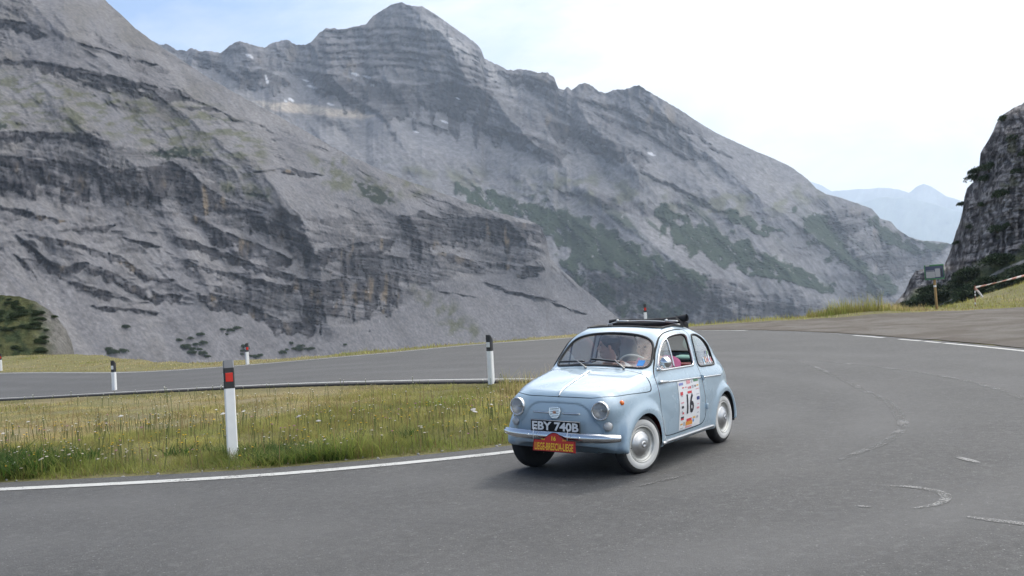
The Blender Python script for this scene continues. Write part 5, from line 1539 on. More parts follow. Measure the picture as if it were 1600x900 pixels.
def b_disp(U, V, r):
    c, c2, h, but, crk, rough, out = b_masks(U, V)
    cl = np.clip(c + c2, 0, 1); px = r / FPX
    gul = fbm((U - .5 * V) * .026, V * .005 + 3, o=5, ridge=True) - .6
    g1 = gullies(U, V, 1, .013, 12.); g2 = gullies(U, V, 1, .036, 16.)
    d = cl * (-30 * but - 9 * crk + 6 * rough - 2.6 * h - 12 * g1) + (1 - cl) * (1 - .85 * smooth_zone(U, V, B_SM, 3.)) * (1.6 * fbm(U * .07, V * .07, o=6, gain=.66) + 2.0 * gul + out * (5 * rough - 5 * crk) - 15 * g1 - 6 * g2) + 26 * fbm(U * .010, V * .010, o=4)
    d = d - spurs(U, V, [([(632, 0), (690, 55), (740, 130), (800, 190), (880, 262)], 75), ([(480, 60), (520, 120), (600, 185)], 60), ([(868, 125), (930, 200), (1000, 265)], 55), ([(1000, 130), (1080, 225), (1200, 320), (1320, 400), (1400, 470)], 60),
                         ([(372, 60), (400, 110), (425, 150)], 45), ([(1290, 305), (1340, 400), (1380, 470)], 60), ([(905, 290), (980, 350), (1080, 430), (1160, 500)], 45), ([(1120, 300), (1190, 370), (1260, 470)], 45), ([(560, 40), (590, 110), (640, 165)], 45)], 3., 46.)
    d = d - 4.0 * b_pine(U, V) * (1 + fbm(U * .35, V * .4, o=3))
    return d * px
@memo
def b_pine(U, V):
    pn = np.zeros_like(U)
    for k, poly in enumerate(B_PINES): pn = np.maximum(pn, pm(U, V, poly, 2.5, 30, .045, 2. + k))
    stripe = sstep(.16, .34, fbm((U - 1.1 * V) * .028 + 3, (V + .6 * U) * .006, o=4)) * pm(U, V, [(900, 330), (1100, 310), (1300, 330), (1480, 385), (1420, 470), (1100, 470), (900, 420)], 20, 20, .02, 8.)
    hole = np.maximum(sstep(.20, .30, fbm((U - .8 * V) * .05 + 1, (V + .8 * U) * .022, o=6, gain=.62)), sstep(.30, .40, fbm(U * .13 + 1, V * .17, o=4)))
    return np.clip(np.maximum(pn, .85 * stripe) - hole, 0, 1)
def b_tint(U, V, r):
    c, c2, h, but, crk, rough, out = b_masks(U, V)
    cl = np.clip(c + c2, 0, 1); n = fbm(U * .045 + 3, V * .045, o=6, gain=.6)
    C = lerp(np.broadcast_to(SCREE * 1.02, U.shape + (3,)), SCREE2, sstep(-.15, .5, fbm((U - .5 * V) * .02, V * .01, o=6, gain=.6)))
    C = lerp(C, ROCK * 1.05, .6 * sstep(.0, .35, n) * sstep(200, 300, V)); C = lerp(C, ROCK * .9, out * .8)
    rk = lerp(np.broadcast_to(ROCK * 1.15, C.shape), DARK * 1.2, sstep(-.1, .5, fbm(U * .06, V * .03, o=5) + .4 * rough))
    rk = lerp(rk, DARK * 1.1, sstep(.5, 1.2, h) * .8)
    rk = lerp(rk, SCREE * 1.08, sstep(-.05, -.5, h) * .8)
    rk = lerp(rk, OCHRE, .6 * sstep(.10, .4, fbm(U * .05, V * .02, o=4)) * sstep(0, .3, fbm(U * .012 + 9, V * .014, o=3)))
    C = lerp(C, rk, cl)
    C = lerp(C, SCREE * 1.1, smooth_zone(U, V, B_SM, 3.) * .85 * (1 - .7 * cl))
    C = lerp(C, SCREE2 * 1.15, pm(U, V, [(640, 25), (690, 40), (735, 75), (790, 118), (820, 150), (770, 130), (740, 100), (690, 75)], 8, 16, .05, 3.) * .8)  # sunlit side of the summit painted in as lighter scree
    tz = pm(U, V, [(600, 255), (760, 265), (900, 270), (1000, 280), (1080, 310), (1250, 290), (1290, 310), (1230, 330), (1100, 340), (960, 330), (820, 310), (700, 290)], 14, 22, .02, 6.) * sstep(-.1, .25, fbm(U * .03, V * .05, o=5))
    C = lerp(C, TURF * 1.15, tz * .6)
    C = lerp(C, SUNLIT_MORAINE, pm(U, V, [(395, 158), (450, 160), (520, 168), (585, 181), (565, 187), (480, 178), (420, 172)], 3, 4, .05, 2.) * .95)  # pale moraine ledge with sunlight put into its colour
    sn = np.zeros_like(U)
    for x, y, w, h in ((390, 88, 5, 3), (417, 125, 2, 7), (478, 126, 5, 1.5), (488, 136, 8, 1.8), (555, 116, 7, 2.2), (573, 120, 6, 1.6), (582, 133, 3, 1.5), (516, 163, 5, 1.6), (455, 156, 4, 3), (446, 158, 3, 2), (694, 190, 6, 2), (650, 206, 4, 1.6), (716, 154, 3, 1.2), (1018, 241, 6, 2.2), (705, 60, 3, 1)):
        sn = np.maximum(sn, sstep(1.2, .7, np.hypot((U - x - .3 * (V - y)) / w, (V - y - .3 * (U - x)) / h) + .4 * perlin(U * .3, V * .3)))
    C = lerp(C, np.array([.026, .050, .021]), b_pine(U, V) * .96)
    return lerp(C, SNOW, sn)
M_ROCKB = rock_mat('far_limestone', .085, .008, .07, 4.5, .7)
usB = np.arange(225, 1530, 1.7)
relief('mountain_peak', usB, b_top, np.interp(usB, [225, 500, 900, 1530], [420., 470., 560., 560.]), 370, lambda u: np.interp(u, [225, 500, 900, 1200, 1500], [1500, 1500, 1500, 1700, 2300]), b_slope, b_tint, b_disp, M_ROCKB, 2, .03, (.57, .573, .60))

# ---- distant blue ranges beyond the valley
def ridge(name, pts, r_, nz, col, seed):
    pts = np.array(pts, float); us = np.arange(pts[0, 0], pts[-1, 0], 2.5)
    vt = lambda u: np.interp(u, pts[:, 0], pts[:, 1]) + nz * fbm(u * .06 + seed, u * 0 + seed, o=5)
    relief(name, us, vt, 470., 70, lambda u: 0 * u + r_, lambda U, V: np.tan(np.radians(30 + 14 * fbm(U * .02 + seed, V * .03, o=5))),
           lambda U, V, r: lerp(np.broadcast_to(np.array(col), U.shape + (3,)), np.array(col) * .6, sstep(-.1, .3, fbm(U * .03 + seed, V * .05, o=4))),
           lambda U, V, r: r / FPX * 26 * fbm((U + .3 * V) * .024 + seed, V * .010, o=5, ridge=True), M_ROCKB, 2, .02)
ridge('distant_ridge', [(1180, 262), (1268, 284), (1285, 290), (1300, 299), (1330, 296), (1380, 293), (1405, 296), (1420, 301), (1432, 291), (1444, 287), (1458, 293), (1478, 306), (1500, 313), (1540, 322), (1640, 300), (1760, 310)], 11700, 2.0, (.16, .17, .17), 3.)
ridge('distant_hills', [(1180, 330), (1300, 326), (1345, 316), (1375, 308), (1410, 309), (1450, 316), (1490, 328), (1540, 340), (1640, 330), (1760, 350)], 10300, 1.5, (.09, .11, .08), 8.)

# ---- C: the crag on the right and its bushy foot
C_TOP = np.array([(1392, 484), (1400, 472), (1408, 463), (1416, 452), (1422, 436), (1430, 424), (1442, 420), (1460, 418), (1476, 414), (1481, 402), (1488, 382), (1494, 362), (1500, 346), (1504, 330), (1507, 308), (1511, 294), (1524, 282), (1531, 272), (1530.5, 262), (1530, 240), (1538, 228), (1545, 218), (1551, 206), (1556, 194), (1566, 180), (1578, 172), (1600, 160), (1640, 138), (1720, 100), (1800, 80)])
C_TOP[17:20, 0] = (1529, 1530, 1531.5)
def c_top(u): return np.interp(u, C_TOP[:, 0], C_TOP[:, 1]) + 3.5 * fbm(u * .09, u * 0 + 1., o=4)
C_FOOT = [(1380, 520), (1400, 478), (1425, 455), (1470, 448), (1500, 432), (1540, 415), (1570, 402), (1600, 392), (1700, 360), (1820, 340), (1820, 560), (1380, 560)]
@memo
def c_m(U, V): return pm(U, V, C_FOOT, 8, 12, .03, 2.)
@memo
def c_st(U, V):
    q = V + .10 * U + 14 * fbm(U * .02, V * .02, o=4)
    return perlin(q / 7., U * .012) * .7 + perlin(q / 17., U * .01) * .7
@memo
def c_cl(U, V): return cliffs(U, V, -.16, 1.0, 21.)
def c_slope(U, V):
    ft = c_m(U, V); h, but, crk, rough, _ = c_cl(U, V)
    ang = (52 + 30 * sstep(-.25, .25, h)) * (1 - ft) + 30 * ft
    return np.tan(np.radians(np.clip(ang + 6 * rough, 25, 85)))
def c_disp(U, V, r):
    ft = c_m(U, V); h, but, crk, rough, _ = c_cl(U, V)
    ut = np.interp(V, C_TOP[::-1, 1], C_TOP[::-1, 0]); e = np.clip((U - ut) / 70, 0, 1)
    d = (1 - ft) * (7 * rough - 4 * h - 10 * crk - 16 * but + 60 * (1 - e) ** 2) + ft * 3 * fbm(U * .05, V * .05, o=5)
    return d * r / FPX
def c_tint(U, V, r):
    ft = c_m(U, V); h, but, crk, rough, hsh = c_cl(U, V); n = fbm(U * .06, V * .06, o=5)
    C = lerp(np.broadcast_to(np.array([.27, .26, .25]), U.shape + (3,)), np.array([.13, .122, .12]), sstep(-.05, .6, n + .5 * rough))
    C = lerp(C, np.array([.05, .048, .05]), sstep(.0, -.12, crk) * .8)
    C = lerp(C, np.array([.07, .066, .066]), sstep(.15, .9, h) * .7)
    C = lerp(C, np.array([.42, .41, .40]), sstep(.12, .40, fbm(U * .09, V * .14, o=5)) * .65)
    C = lerp(C, np.array([.06, .057, .058]), sstep(.18, .42, perlin((V + .16 * U + 9 * fbm(U * .03, V * .03, o=4)) / 3.4, U * .04) + .3 * rough) * .7)
    gr = sstep(.18, .42, fbm(U * .03 + 3, V * .05, o=5))
    C = lerp(C, np.array([.10, .105, .05]), gr * .55)
    F_ = lerp(np.broadcast_to(np.array([.085, .10, .045]), C.shape), np.array([.04, .052, .028]), sstep(-.2, .2, n))
    C = lerp(C, F_, ft)
    path = sstep(3.5, 1.5, np.abs(V - np.interp(U, [1400, 1445, 1480, 1510, 1560, 1620], [500, 486, 474, 455, 425, 400])) + 1.5 * n) * sstep(1440, 1452, U)
    return lerp(C, np.array([.34, .33, .31]), path * .8)
M_ROCKC = rock_mat('crag_limestone', 1.6, .12, 1.0, .9, 1.0)
usC = np.arange(1392, 1800, 1.4)
_, CU, CV, CP = relief('crag', usC, c_top, 560., 330, lambda u: np.interp(u, [1392, 1480, 1600, 1800], [128, 116, 100, 92]), c_slope, c_tint, c_disp, M_ROCKC, 1, .04, (1.5, 1.44, 1.45))

# ---- D: the bushy spur at the left edge
D_TOP = np.array([(-200, 440), (-60, 456), (0, 461), (30, 463), (55, 471), (75, 483), (90, 497), (103, 515), (112, 535), (118, 560), (124, 600)])
def d_tint(U, V, r):
    n = fbm(U * .05, V * .05, o=5)
    C = lerp(np.broadcast_to(np.array([.085, .090, .038]), U.shape + (3,)), np.array([.040, .055, .025]), sstep(-.15, .25, n))
    return lerp(C, np.array([.165, .16, .15]), sstep(26, -14, sdpoly([(70, 480), (130, 500), (130, 620), (95, 620), (78, 520)], U, V) + 20 * n))
_, DU, DV, DP = relief('hillside', np.arange(-200, 125, 1.5), lambda u: np.interp(u, D_TOP[:, 0], D_TOP[:, 1]) + 2 * fbm(u * .1, u * 0, o=4), 640., 150, lambda u: 0 * u + 105., lambda U, V: np.tan(np.radians(30 + 8 * fbm(U * .04, V * .05, o=4))),
    d_tint, lambda U, V, r: r / FPX * (5 * fbm(U * .06, V * .06, o=5) + 90 * np.clip((U - 40) / 84, 0, 1) ** 2), M_ROCKC, 1, .05)
# ------------------------------------------------------------------ roadside things
def at(s, d, dz=0.0):
    s_, d_ = np.array([float(s)]), np.array([float(d)])
    return Vector(W(s_, d_, ground_z(s_, d_) + dz)[0].tolist())
M_POST = pmat('white_post_plastic', (.82, .82, .81), rough=.45, var=.07, vscale=9)
M_POSTB = pmat('black_post_band', (.03, .03, .032), rough=.5, var=.3)
M_GREYC = pmat('grey_cap', (.26, .26, .27), rough=.6, var=.15)
M_REDR = pmat('red_reflector', (.62, .03, .02), rough=.25, coat=.5)
M_WHR = pmat('white_reflector', (.75, .76, .76), rough=.2, coat=.5)
def post(loc, rot, label, red=True, h_=1.0, cap='grey', lean_=(0, 0)):
    root = empty('delineator_post', loc, (lean_[0], lean_[1], rot))
    tag(root, label, 'delineator post', 'white delineator posts beside the road')
    # the section: narrow towards the back, slightly flared top
    def shell(z0, z1, k0, k1, top=False, off=0.0):
        sec = np.array([(-.058, -.030), (-.045, -.046), (.045, -.046), (.058, -.030), (.050, .040), (.030, .052), (-.030, .052), (-.050, .040)])
        V, n = [], len(sec)
        for z, k in ((z0, k0), (z1, k1)):
            q = sec * k + np.sign(sec) * off
            zz = np.full(n, z)
            if top and z == z1: zz = z - (q[:, 1] + .046) * .9      # the top slopes down to the back
            V.append(np.c_[q, zz])
        V = np.concatenate(V); j = np.arange(n)
        F4 = np.stack([j, (j + 1) % n, (j + 1) % n + n, j + n], 1)
        V = np.r_[V, [V[n:].mean(0)]]; F3 = np.stack([j + n, (j + 1) % n + n, np.full(n, 2 * n)], 1)
        return V, [F4, F3]
    V, F = shell(-.25, h_ - .26, 1.06, 1.0); obj('post_body', V, F, M_POST, root, smooth=False)
    V, F = shell(h_ - .26, h_ - .03, 1.0, .985, off=.0015); obj('black_band', V, F, M_POSTB, root, smooth=False)
    V, F = shell(h_ - .03, h_ + .055, 1.0, .97, True, .003); obj('cap', V, F, M_GREYC if cap == 'grey' else M_POSTB, root, smooth=False)
    V, F = rbox((-.040, -.053, h_ - .185), (.040, -.046, h_ - .085), .003); obj('reflector', V, F, M_REDR if red else M_WHR, root, smooth=False)
    V, F = rbox((-.030, .052, h_ - .185), (.030, .058, h_ - .10), .003); obj('reflector', V, F, M_WHR if red else M_REDR, root, smooth=False)
    V, F = rbox((-.0605, -.028, h_ - .185), (-.0535, .030, h_ - .09), .002); obj('reflector', V, F, M_WHR, root, smooth=False)
    return root
FACE = math.atan2(RT[1], RT[0])          # local -y then looks back at the viewer
post(at(-3.22, 11.15), FACE + R(24), 'large white roadside post with red reflector, at the meadow edge by the white line', True, 1.06)
post(at(-.50, 19.6), FACE - R(35), 'white post with black tip and white reflector beside the concrete kerb, close to the car', False, .90, 'black')
post(at(-10.9, 27.0), FACE - R(20), 'small white post with black tip in the meadow, before the lower road on the left', False, .80, 'black')
post(at(-9.85, 36.6), FACE + R(40), 'small white post with red reflector across the lower road, above the scree', True, .72, 'black')
post(at(-25.62, 49.6), FACE + R(10), 'farthest white post, cut by the left picture edge, on the verge beyond the lower road', True, .80, 'black')
post(at(5.1, 38.6), FACE + R(5), 'white post with red reflector on the outer edge, seen above the car roof', True, 1.0, 'black')

# information board on its wooden post
M_WOOD = pmat('weathered_wood', (.30, .19, .075), rough=.8, var=.25, vscale=5, bump=.4)
root = empty('information_board', at(19.2, 45.2), (0, R(-1.5), FACE - R(8))); tag(root, 'information board with green frame on a yellow-brown wooden post beside the lay-by', 'sign')
V, F = lathe([(.062, -.4), (.060, 0), (.056, 1.95), (0, 1.96)], 14, 'z'); obj('post', V, F, M_WOOD, root)
V, F = lathe([(.063, 1.02), (.064, 1.03), (.064, 1.09), (.063, 1.10)], 14, 'z'); obj('post_band', V, F, M_POST, root)
V, F = rbox((-.39, -.085, 1.40), (.39, -.055, 2.00), .006); pn = obj('panel', V, F, pmat('board_blue', (.045, .055, .10), rough=.5, var=.1), root)
mb = MB()
for lo, hi in (((-.42, -.098, 1.97), (.42, -.05, 2.04)), ((-.42, -.098, 1.36), (.42, -.05, 1.42)), ((-.42, -.097, 1.422), (-.385, -.05, 1.968)), ((.39, -.097, 1.422), (.42, -.05, 1.968))):
    V, F = rbox(lo, hi, .005); mb.add(V, F)
mb.build('frame', pmat('board_green', (.045, .17, .07), rough=.5, var=.15), root)
M_PAPER = pmat('board_white', (.36, .36, .37), rough=.5, var=.05)
for lo, hi, mt in (((-.36, -.089, 1.45), (.02, -.086, 1.73), M_PAPER), ((.035, -.089, 1.47), (.25, -.086, 1.85), M_PAPER), ((-.36, -.089, 1.755), (0, -.086, 1.785), M_GREYC), ((.29, -.089, 1.49), (.33, -.086, 1.84), M_POSTB), ((-.37, -.1015, 1.98), (-.20, -.0985, 2.03), M_PAPER)):
    V, F = rbox(lo, hi, 0); obj('printed_field', V, F, mt, pn, smooth=False)
mb = MB()
for k, z in enumerate((1.50, 1.56, 1.62, 1.68)):
    V, F = rbox((-.36, -.0915, z), (-.02 - .05 * (k % 2), -.0895, z + .012), 0); mb.add(V, F)
mb.build('text_lines', M_GREYC, pn, smooth=False)

# barrier tape with its stake
stake = at(21.6, 46.6)
root = empty('stake', stake, (0, R(2), FACE)); tag(root, 'thin rusty stake holding red-and-white tape at the foot of the grass mound', 'stake')
V, F = lathe([(.022, -.3), (.020, 1.0), (0, 1.01)], 8, 'z'); obj('rod', V, F, pmat('rusty_iron', (.20, .085, .05), rough=.8, var=.3), root)
for z in (.12, .52, .66):
    V, F = lathe([(.0225, z), (.027, z + .02), (.027, z + .075), (.0225, z + .09)], 10, 'z'); obj('tape_wrap', V, F, M_POST, root)
M_TAPE, T, b = material('red_white_tape')
co = T.coord('UV'); w = T.n('ShaderNodeTexWave', wave_type='BANDS', bands_direction='DIAGONAL'); w.inputs['Scale'].default_value = .9
T.l(T.coord('Object'), w.inputs['Vector'])
T.l(T.mix(T.ramp(w.outputs['Fac'], [(.49, 0.), (.51, 1.)]), (.60, .56, .53), (.45, .20, .15)), b.inputs['Base Color']); b.inputs['Roughness'].default_value = .4
a0 = stake + Vector((0, 0, .90)); a1 = at(31.5, 55.0) + Vector((0, 0, .75))
n = 50; t = np.linspace(0, 1, n)
P = np.array(a0)[None] * (1 - t[:, None]) + np.array(a1)[None] * t[:, None]; P[:, 2] -= .35 * t * (1 - t)
tw = .10 * np.sin(t * 9)
up = np.stack([RT[0] * tw * .4, RT[1] * tw * .4, .055 + 0 * t], 1); up[:, 2] -= np.abs(tw) * .2
th = np.array([FW[0], FW[1], 0]) * .002
V = np.r_[P + up, P - up, P + up + th, P - up + th]; i = np.arange(n - 1)
F = np.r_[np.stack([i, i + n, i + n + 1, i + 1], 1), np.stack([i + 2 * n, i + 2 * n + 1, i + 3 * n + 1, i + 3 * n], 1), np.stack([i, i + 1, i + 2 * n + 1, i + 2 * n], 1), np.stack([i + n, i + 3 * n, i + 3 * n + 1, i + n + 1], 1)]
o = obj('barrier_tape', V, F, M_TAPE); tag(o, 'red-and-white barrier tape stretched from the stake over the grass mound', 'barrier tape')
q = np.array([a0 + Vector((0, 0, -.02)), a0 + Vector((RT[0] * .12, RT[1] * .12, -.12)), a0 + Vector((RT[0] * .30, RT[1] * .30, -.36)), a0 + Vector((RT[0] * .36, RT[1] * .36, -.46))]); q = crom(q, 6, False)
dn = np.array([RT[0] * .05, RT[1] * .05, .02]); V = np.r_[q + dn, q - dn, q + dn + th, q - dn + th]; n = len(q); i = np.arange(n - 1)
F = np.r_[np.stack([i, i + n, i + n + 1, i + 1], 1), np.stack([i + 2 * n, i + 2 * n + 1, i + 3 * n + 1, i + 3 * n], 1), np.stack([i, i + 1, i + 2 * n + 1, i + 2 * n], 1), np.stack([i + n, i + 3 * n, i + 3 * n + 1, i + n + 1], 1)]
oo = obj('tape_end', V, F, M_TAPE, o)

# ------------------------------------------------------------------ grass and flowers
def blades(name, S, D, H, wid, lean_, cols, mat, lift=-.02, nseg=2):
    """S, D: positions; H: heights; each blade a tapering bent strip"""
    n = len(S)
    base = W(S, D, ground_z(S, D) + lift)
    a = rng.uniform(0, 2 * np.pi, n); dirv = np.stack([np.cos(a), np.sin(a), 0 * a], 1)
    fa = a + np.pi / 2 + rng.normal(0, .5, n); wv = np.stack([np.cos(fa), np.sin(fa), 0 * fa], 1)
    ln = np.abs(rng.normal(lean_, lean_ * .5, n)) * H
    rows = []
    for k in range(nseg + 1):
        t = k / nseg
        c = base + dirv * (ln * t ** 1.7)[:, None]; c[:, 2] += H * (t - .18 * t * t)
        w = (wid * (1 - t) ** .8 / 2)[:, None] * wv
        if k < nseg: rows += [c - w, c + w]
        else: rows += [c]
    m = len(rows); V = np.stack(rows, 1).reshape(-1, 3); o_ = np.arange(n)[:, None] * m
    F4 = np.concatenate([o_ + np.array([[2 * k, 2 * k + 1, 2 * k + 3, 2 * k + 2]]) for k in range(nseg - 1)]) if nseg > 1 else np.zeros((0, 4), int)
    F3 = o_ + np.array([[m - 3, m - 2, m - 1]])
    C = np.repeat(cols, m, 0)
    return obj(name, V, [F4, F3], mat, colors={'tint': C})
M_BLADE, T, b = material('grass_blade')
T.l(T.attr('tint'), b.inputs['Base Color']); b.inputs['Roughness'].default_value = .6; b.inputs['Specular IOR Level'].default_value = .25
tl_ = T.n('ShaderNodeBsdfTranslucent'); T.l(T.attr('tint'), tl_.inputs['Color']); mx = T.n('ShaderNodeMixShader'); mx.inputs[0].default_value = .55
T.l(b.outputs[0], mx.inputs[1]); T.l(tl_.outputs[0], mx.inputs[2]); T.l(mx.outputs[0], T.nt.nodes['Material Output'].inputs['Surface'])
def scatter(n, s0, s1, d0, d1, ok):
    s = rng.uniform(s0, s1, n); d = rng.uniform(d0, d1, n)
    k = ok(s, d) & (np.abs(s) < d * .60 + 1.0)
    return s[k], d[k]
LUSH = np.array([.155, .215, .042]); OLIVE = np.array([.300, .292, .090]); STRAW = np.array([.46, .375, .190]); BROWN = np.array([.21, .14, .065])
def patch(s, d):
    dry_ = sstep(-.16, .26, fbm(s * .16 + 3, d * .22, o=4) + .55 * np.exp(-((s + 8.0) / 3.2) ** 2 - ((d - 16.4) / 1.6) ** 2) + .30 * sstep(-4, -10, s) * sstep(12, 14, d) - .25 * sstep(13, 11, d))
    lush = np.clip(sstep(1.7, .25, -sd_island(s, d)) * sstep(14, 12, d) * (.55 + .9 * fbm(s * .9 + 5, d * .9, o=3)) + .6 * sstep(.1, .4, fbm(s * .4 + 8, d * .5, o=3)), 0, 1)
    return dry_, lush
def meadow(name, n, s0, s1, d0, d1, ok, hmin, hmax, wid, lean_=.35, lush_k=1.0, drybias=0.0):
    s, d = scatter(n, s0, s1, d0, d1, ok)
    dry_, lush = patch(s, d); dry_ = np.clip(dry_ + drybias, 0, 1)
    u = rng.random(len(s))[:, None]
    c = OLIVE * (1 - lush[:, None]) + LUSH * lush[:, None]
    c = np.where(u < dry_[:, None] * .75, STRAW, c); c = np.where(rng.random(len(s))[:, None] < .10, BROWN, c)
    c = c * rng.uniform(.65, 1.35, (len(s), 1)) * (1 + .75 * fbm(s * 1.1 + 4, d * 1.1, o=4))[:, None] * np.array([1, 1, 1]) ** 1
    hh = (hmin + (hmax - hmin) * rng.random(len(s)) ** 1.6) * (1 - .50 * dry_) * (1 + .55 * lush * lush_k) * (.55 + 1.0 * sstep(-.25, .4, fbm(s * .8, d * .8, o=4)))
    return blades(name, s, d, hh, wid * rng.uniform(.7, 1.3, len(s)), lean_, c, M_BLADE)
isl_ok = lambda s, d: sd_island(s, d) < -.10 + .10 * perlin(s * 2.2, d * 2.2)
allG = [meadow('meadow_grass', 210000, -9.5, 3, 9.9, 14.5, isl_ok, .035, .145, .0065, .95),
        meadow('meadow_grass', 200000, -15, 3, 14.5, 21, isl_ok, .045, .155, .009, .8),
        meadow('meadow_grass', 110000, -24, 1, 21, 36, isl_ok, .05, .17, .014)]
# rough, taller tufts along the near edge and by the kerb
edge_ok = lambda s, d: (sd_island(s, d) < -.14) & (sd_island(s, d) > -1.0) & (fbm(s * .8 + 2, d * .8, o=3) > -.05)
allG += [meadow('edge_grass', 60000, -9.5, 2.8, 9.9, 15.5, edge_ok, .10, .27, .008, .5, 1.0, -.2)]
kerb_ok = lambda s, d: (sd_island(s, d) < -.22) & (sd_island(s, d) > -.75) & (fbm(s * .6 + 2, d * .6, o=3) > -.02)
allG += [meadow('edge_grass', 60000, -22, 2.6, 17, 34, kerb_ok, .10, .30, .011, .5, .4)]
bank_ok = lambda s, d: (np.hypot((s - .75) / 1.1, (d - 18.6) / 1.2) < 1) & (sd_island(s, d) < -.25)
allG += [meadow('edge_grass', 16000, -.6, 2.6, 16.8, 20.4, bank_ok, .20, .80, .010, .28)]
# verge on the brow beyond the road
verge_ok = lambda s, d: (sd_outer(s, d) > .25) & (np.hypot(s, d) < brow(np.arctan2(s, d)) / np.cos(np.arctan2(s, d)) + 2.0) & (sd_grav(s, d) > .1)
allG += [meadow('verge_grass', 130000, -34, 6, 33, 70, verge_ok, .05, .20, .022, .35, .0, -.15),
         meadow('verge_grass', 90000, 5, 44, 38, 72, verge_ok, .06, .26, .022, .35, .3, .0)]
herb_ok = lambda s, d: (np.hypot((s - 15.3) / 2.6, (d - 43.2) / 1.6) < 1) & (sd_grav(s, d) > -.5)
allG += [meadow('verge_grass', 16000, 12, 19, 40, 46, herb_ok, .25, .85, .020, .3, .0, .1)]
for g_ in allG: tag(g_, kind='stuff')
# broad-leaved herbs and dark lush tufts along the near edge
lush_ok = lambda s, d: (sd_island(s, d) < -.16) & (sd_island(s, d) > -1.25) & (fbm(s * .55 + 21, d * .55, o=3) + .45 * sstep(-3.5, -6, s) > .10)
s, d = scatter(42000, -9.5, 1.6, 9.9, 12.4, lush_ok); n_ = len(s)
c = np.array([.050, .098, .018]) * rng.uniform(.6, 1.5, (n_, 1))
tag(blades('leafy_herbs', s, d, rng.uniform(.06, .30, n_) * (.7 + .6 * sstep(-4, -6, s)), .020 * rng.uniform(.6, 1.4, n_), .8, c, M_BLADE), kind='stuff')
s, d = scatter(7000, -9.5, 2.6, 9.9, 15, lambda s, d: (sd_island(s, d) < .02) & (sd_island(s, d) > -.35) & (fbm(s * 1.4 + 2, d * 1.4, o=3) > .0)); n_ = len(s)
c = np.array([.20, .15, .085]) * rng.uniform(.6, 1.5, (n_, 1))
tag(blades('dry_stalks', s, d, rng.uniform(.03, .16, n_), .007 * rng.uniform(.6, 1.4, n_), .9, c, M_BLADE), kind='stuff')
# flowers: white umbels, yellow heads, thistles, dry seed stalks
def flowers(name, n, area, col, rad, hmin, hmax, ok, stem=(.11, .13, .05)):
    s, d = scatter(n, *area, ok)
    m = len(s); base = W(s, d, ground_z(s, d)); hh = rng.uniform(hmin, hmax, m)
    dx = rng.normal(0, .10, (m, 2)) * hh[:, None]
    top = base + np.c_[dx, hh]
    w = .0035
    e = np.array([RT[0], RT[1], 0]) * w
    V = np.stack([base - e, base + e, top + e, top - e], 1).reshape(-1, 3); F = np.arange(m)[:, None] * 4 + np.arange(4)[None]
    k = 7; a = np.arange(k) / k * 2 * np.pi
    rr = rad * rng.uniform(.6, 1.3, m)
    tilt = rng.normal(0, .35, (m, 2))
    ring = np.stack([np.cos(a), np.sin(a)], 1)
    RV = top[:, None, :] + np.concatenate([ring[None] * rr[:, None, None], (ring[None] * tilt[:, None]).sum(-1, keepdims=True) * rr[:, None, None] * -.5 + .0], -1)
    Vc = np.concatenate([RV, (top + np.c_[0 * hh, 0 * hh, rr * .45])[:, None], (top - np.c_[0 * hh, 0 * hh, rr * .25])[:, None]], 1)
    o0 = 4 * m + np.arange(m)[:, None] * (k + 2); j = np.arange(k)
    Ft = np.concatenate([np.stack([o0 + j, o0 + (j + 1) % k, np.broadcast_to(o0 + k, (m, k))], -1).reshape(-1, 3), np.stack([o0 + (j + 1) % k, o0 + j, np.broadcast_to(o0 + k + 1, (m, k))], -1).reshape(-1, 3)])
    c = np.array(col)[None] * rng.uniform(.75, 1.15, (m, 1))
    C = np.r_[np.repeat(np.array(stem)[None], 4 * m, 0), np.repeat(c, k + 2, 0)]
    o = obj(name, np.r_[V, Vc.reshape(-1, 3)], [F, Ft], M_BLADE, colors={'tint': C}, smooth=False); tag(o, kind='stuff'); return o
flowers('white_flowers', 480, (-9, 3, 10, 15), (.66, .65, .60), .011, .12, .30, isl_ok)
flowers('white_flowers', 420, (-9, 2, 10.2, 12.2), (.62, .58, .50), .016, .10, .26, edge_ok)
flowers('white_flowers', 260, (-13, 2, 14, 22), (.66, .66, .60), .014, .15, .32, isl_ok)
flowers('white_flowers', 22, (-7, 2, 10.4, 14), (.74, .72, .72), .032, .22, .36, isl_ok)
flowers('yellow_flowers', 520, (-8, 2.5, 10.2, 15), (.70, .48, .03), .012, .12, .26, isl_ok)
flowers('pink_flowers', 110, (-9, 2, 10.2, 15), (.45, .22, .30), .016, .12, .28, isl_ok)
flowers('seed_heads', 420, (-9, 3, 10.2, 18), (.30, .22, .12), .010, .14, .32, isl_ok, (.24, .18, .09))
# loose stones along the crumbling asphalt edge
s, d = scatter(1500, -9, 3, 9.8, 15, lambda s, d: (sd_island(s, d) < .10) & (sd_island(s, d) > -.22))
bm = bmesh.new(); bmesh.ops.create_icosphere(bm, subdivisions=1, radius=1); SV, SF = bm_arrays(bm)
sz = rng.uniform(.006, .022, len(s)) * np.where(rng.random(len(s)) < .04, 2.2, 1)
base = W(s, d, ground_z(s, d))
Vs = base[:, None] + SV[None] * sz[:, None, None] * rng.uniform(.6, 1.3, (len(s), 1, 3)) * (1 + .18 * rng.normal(size=(len(s), len(SV), 1)))
Fs = (np.arange(len(s))[:, None, None] * len(SV) + SF[0][None]).reshape(-1, 3)
o = obj('edge_gravel', Vs.reshape(-1, 3), Fs, pmat('pale_stone', (.30, .29, .28), rough=.9, var=.4, vscale=6), smooth=False); tag(o, kind='stuff')

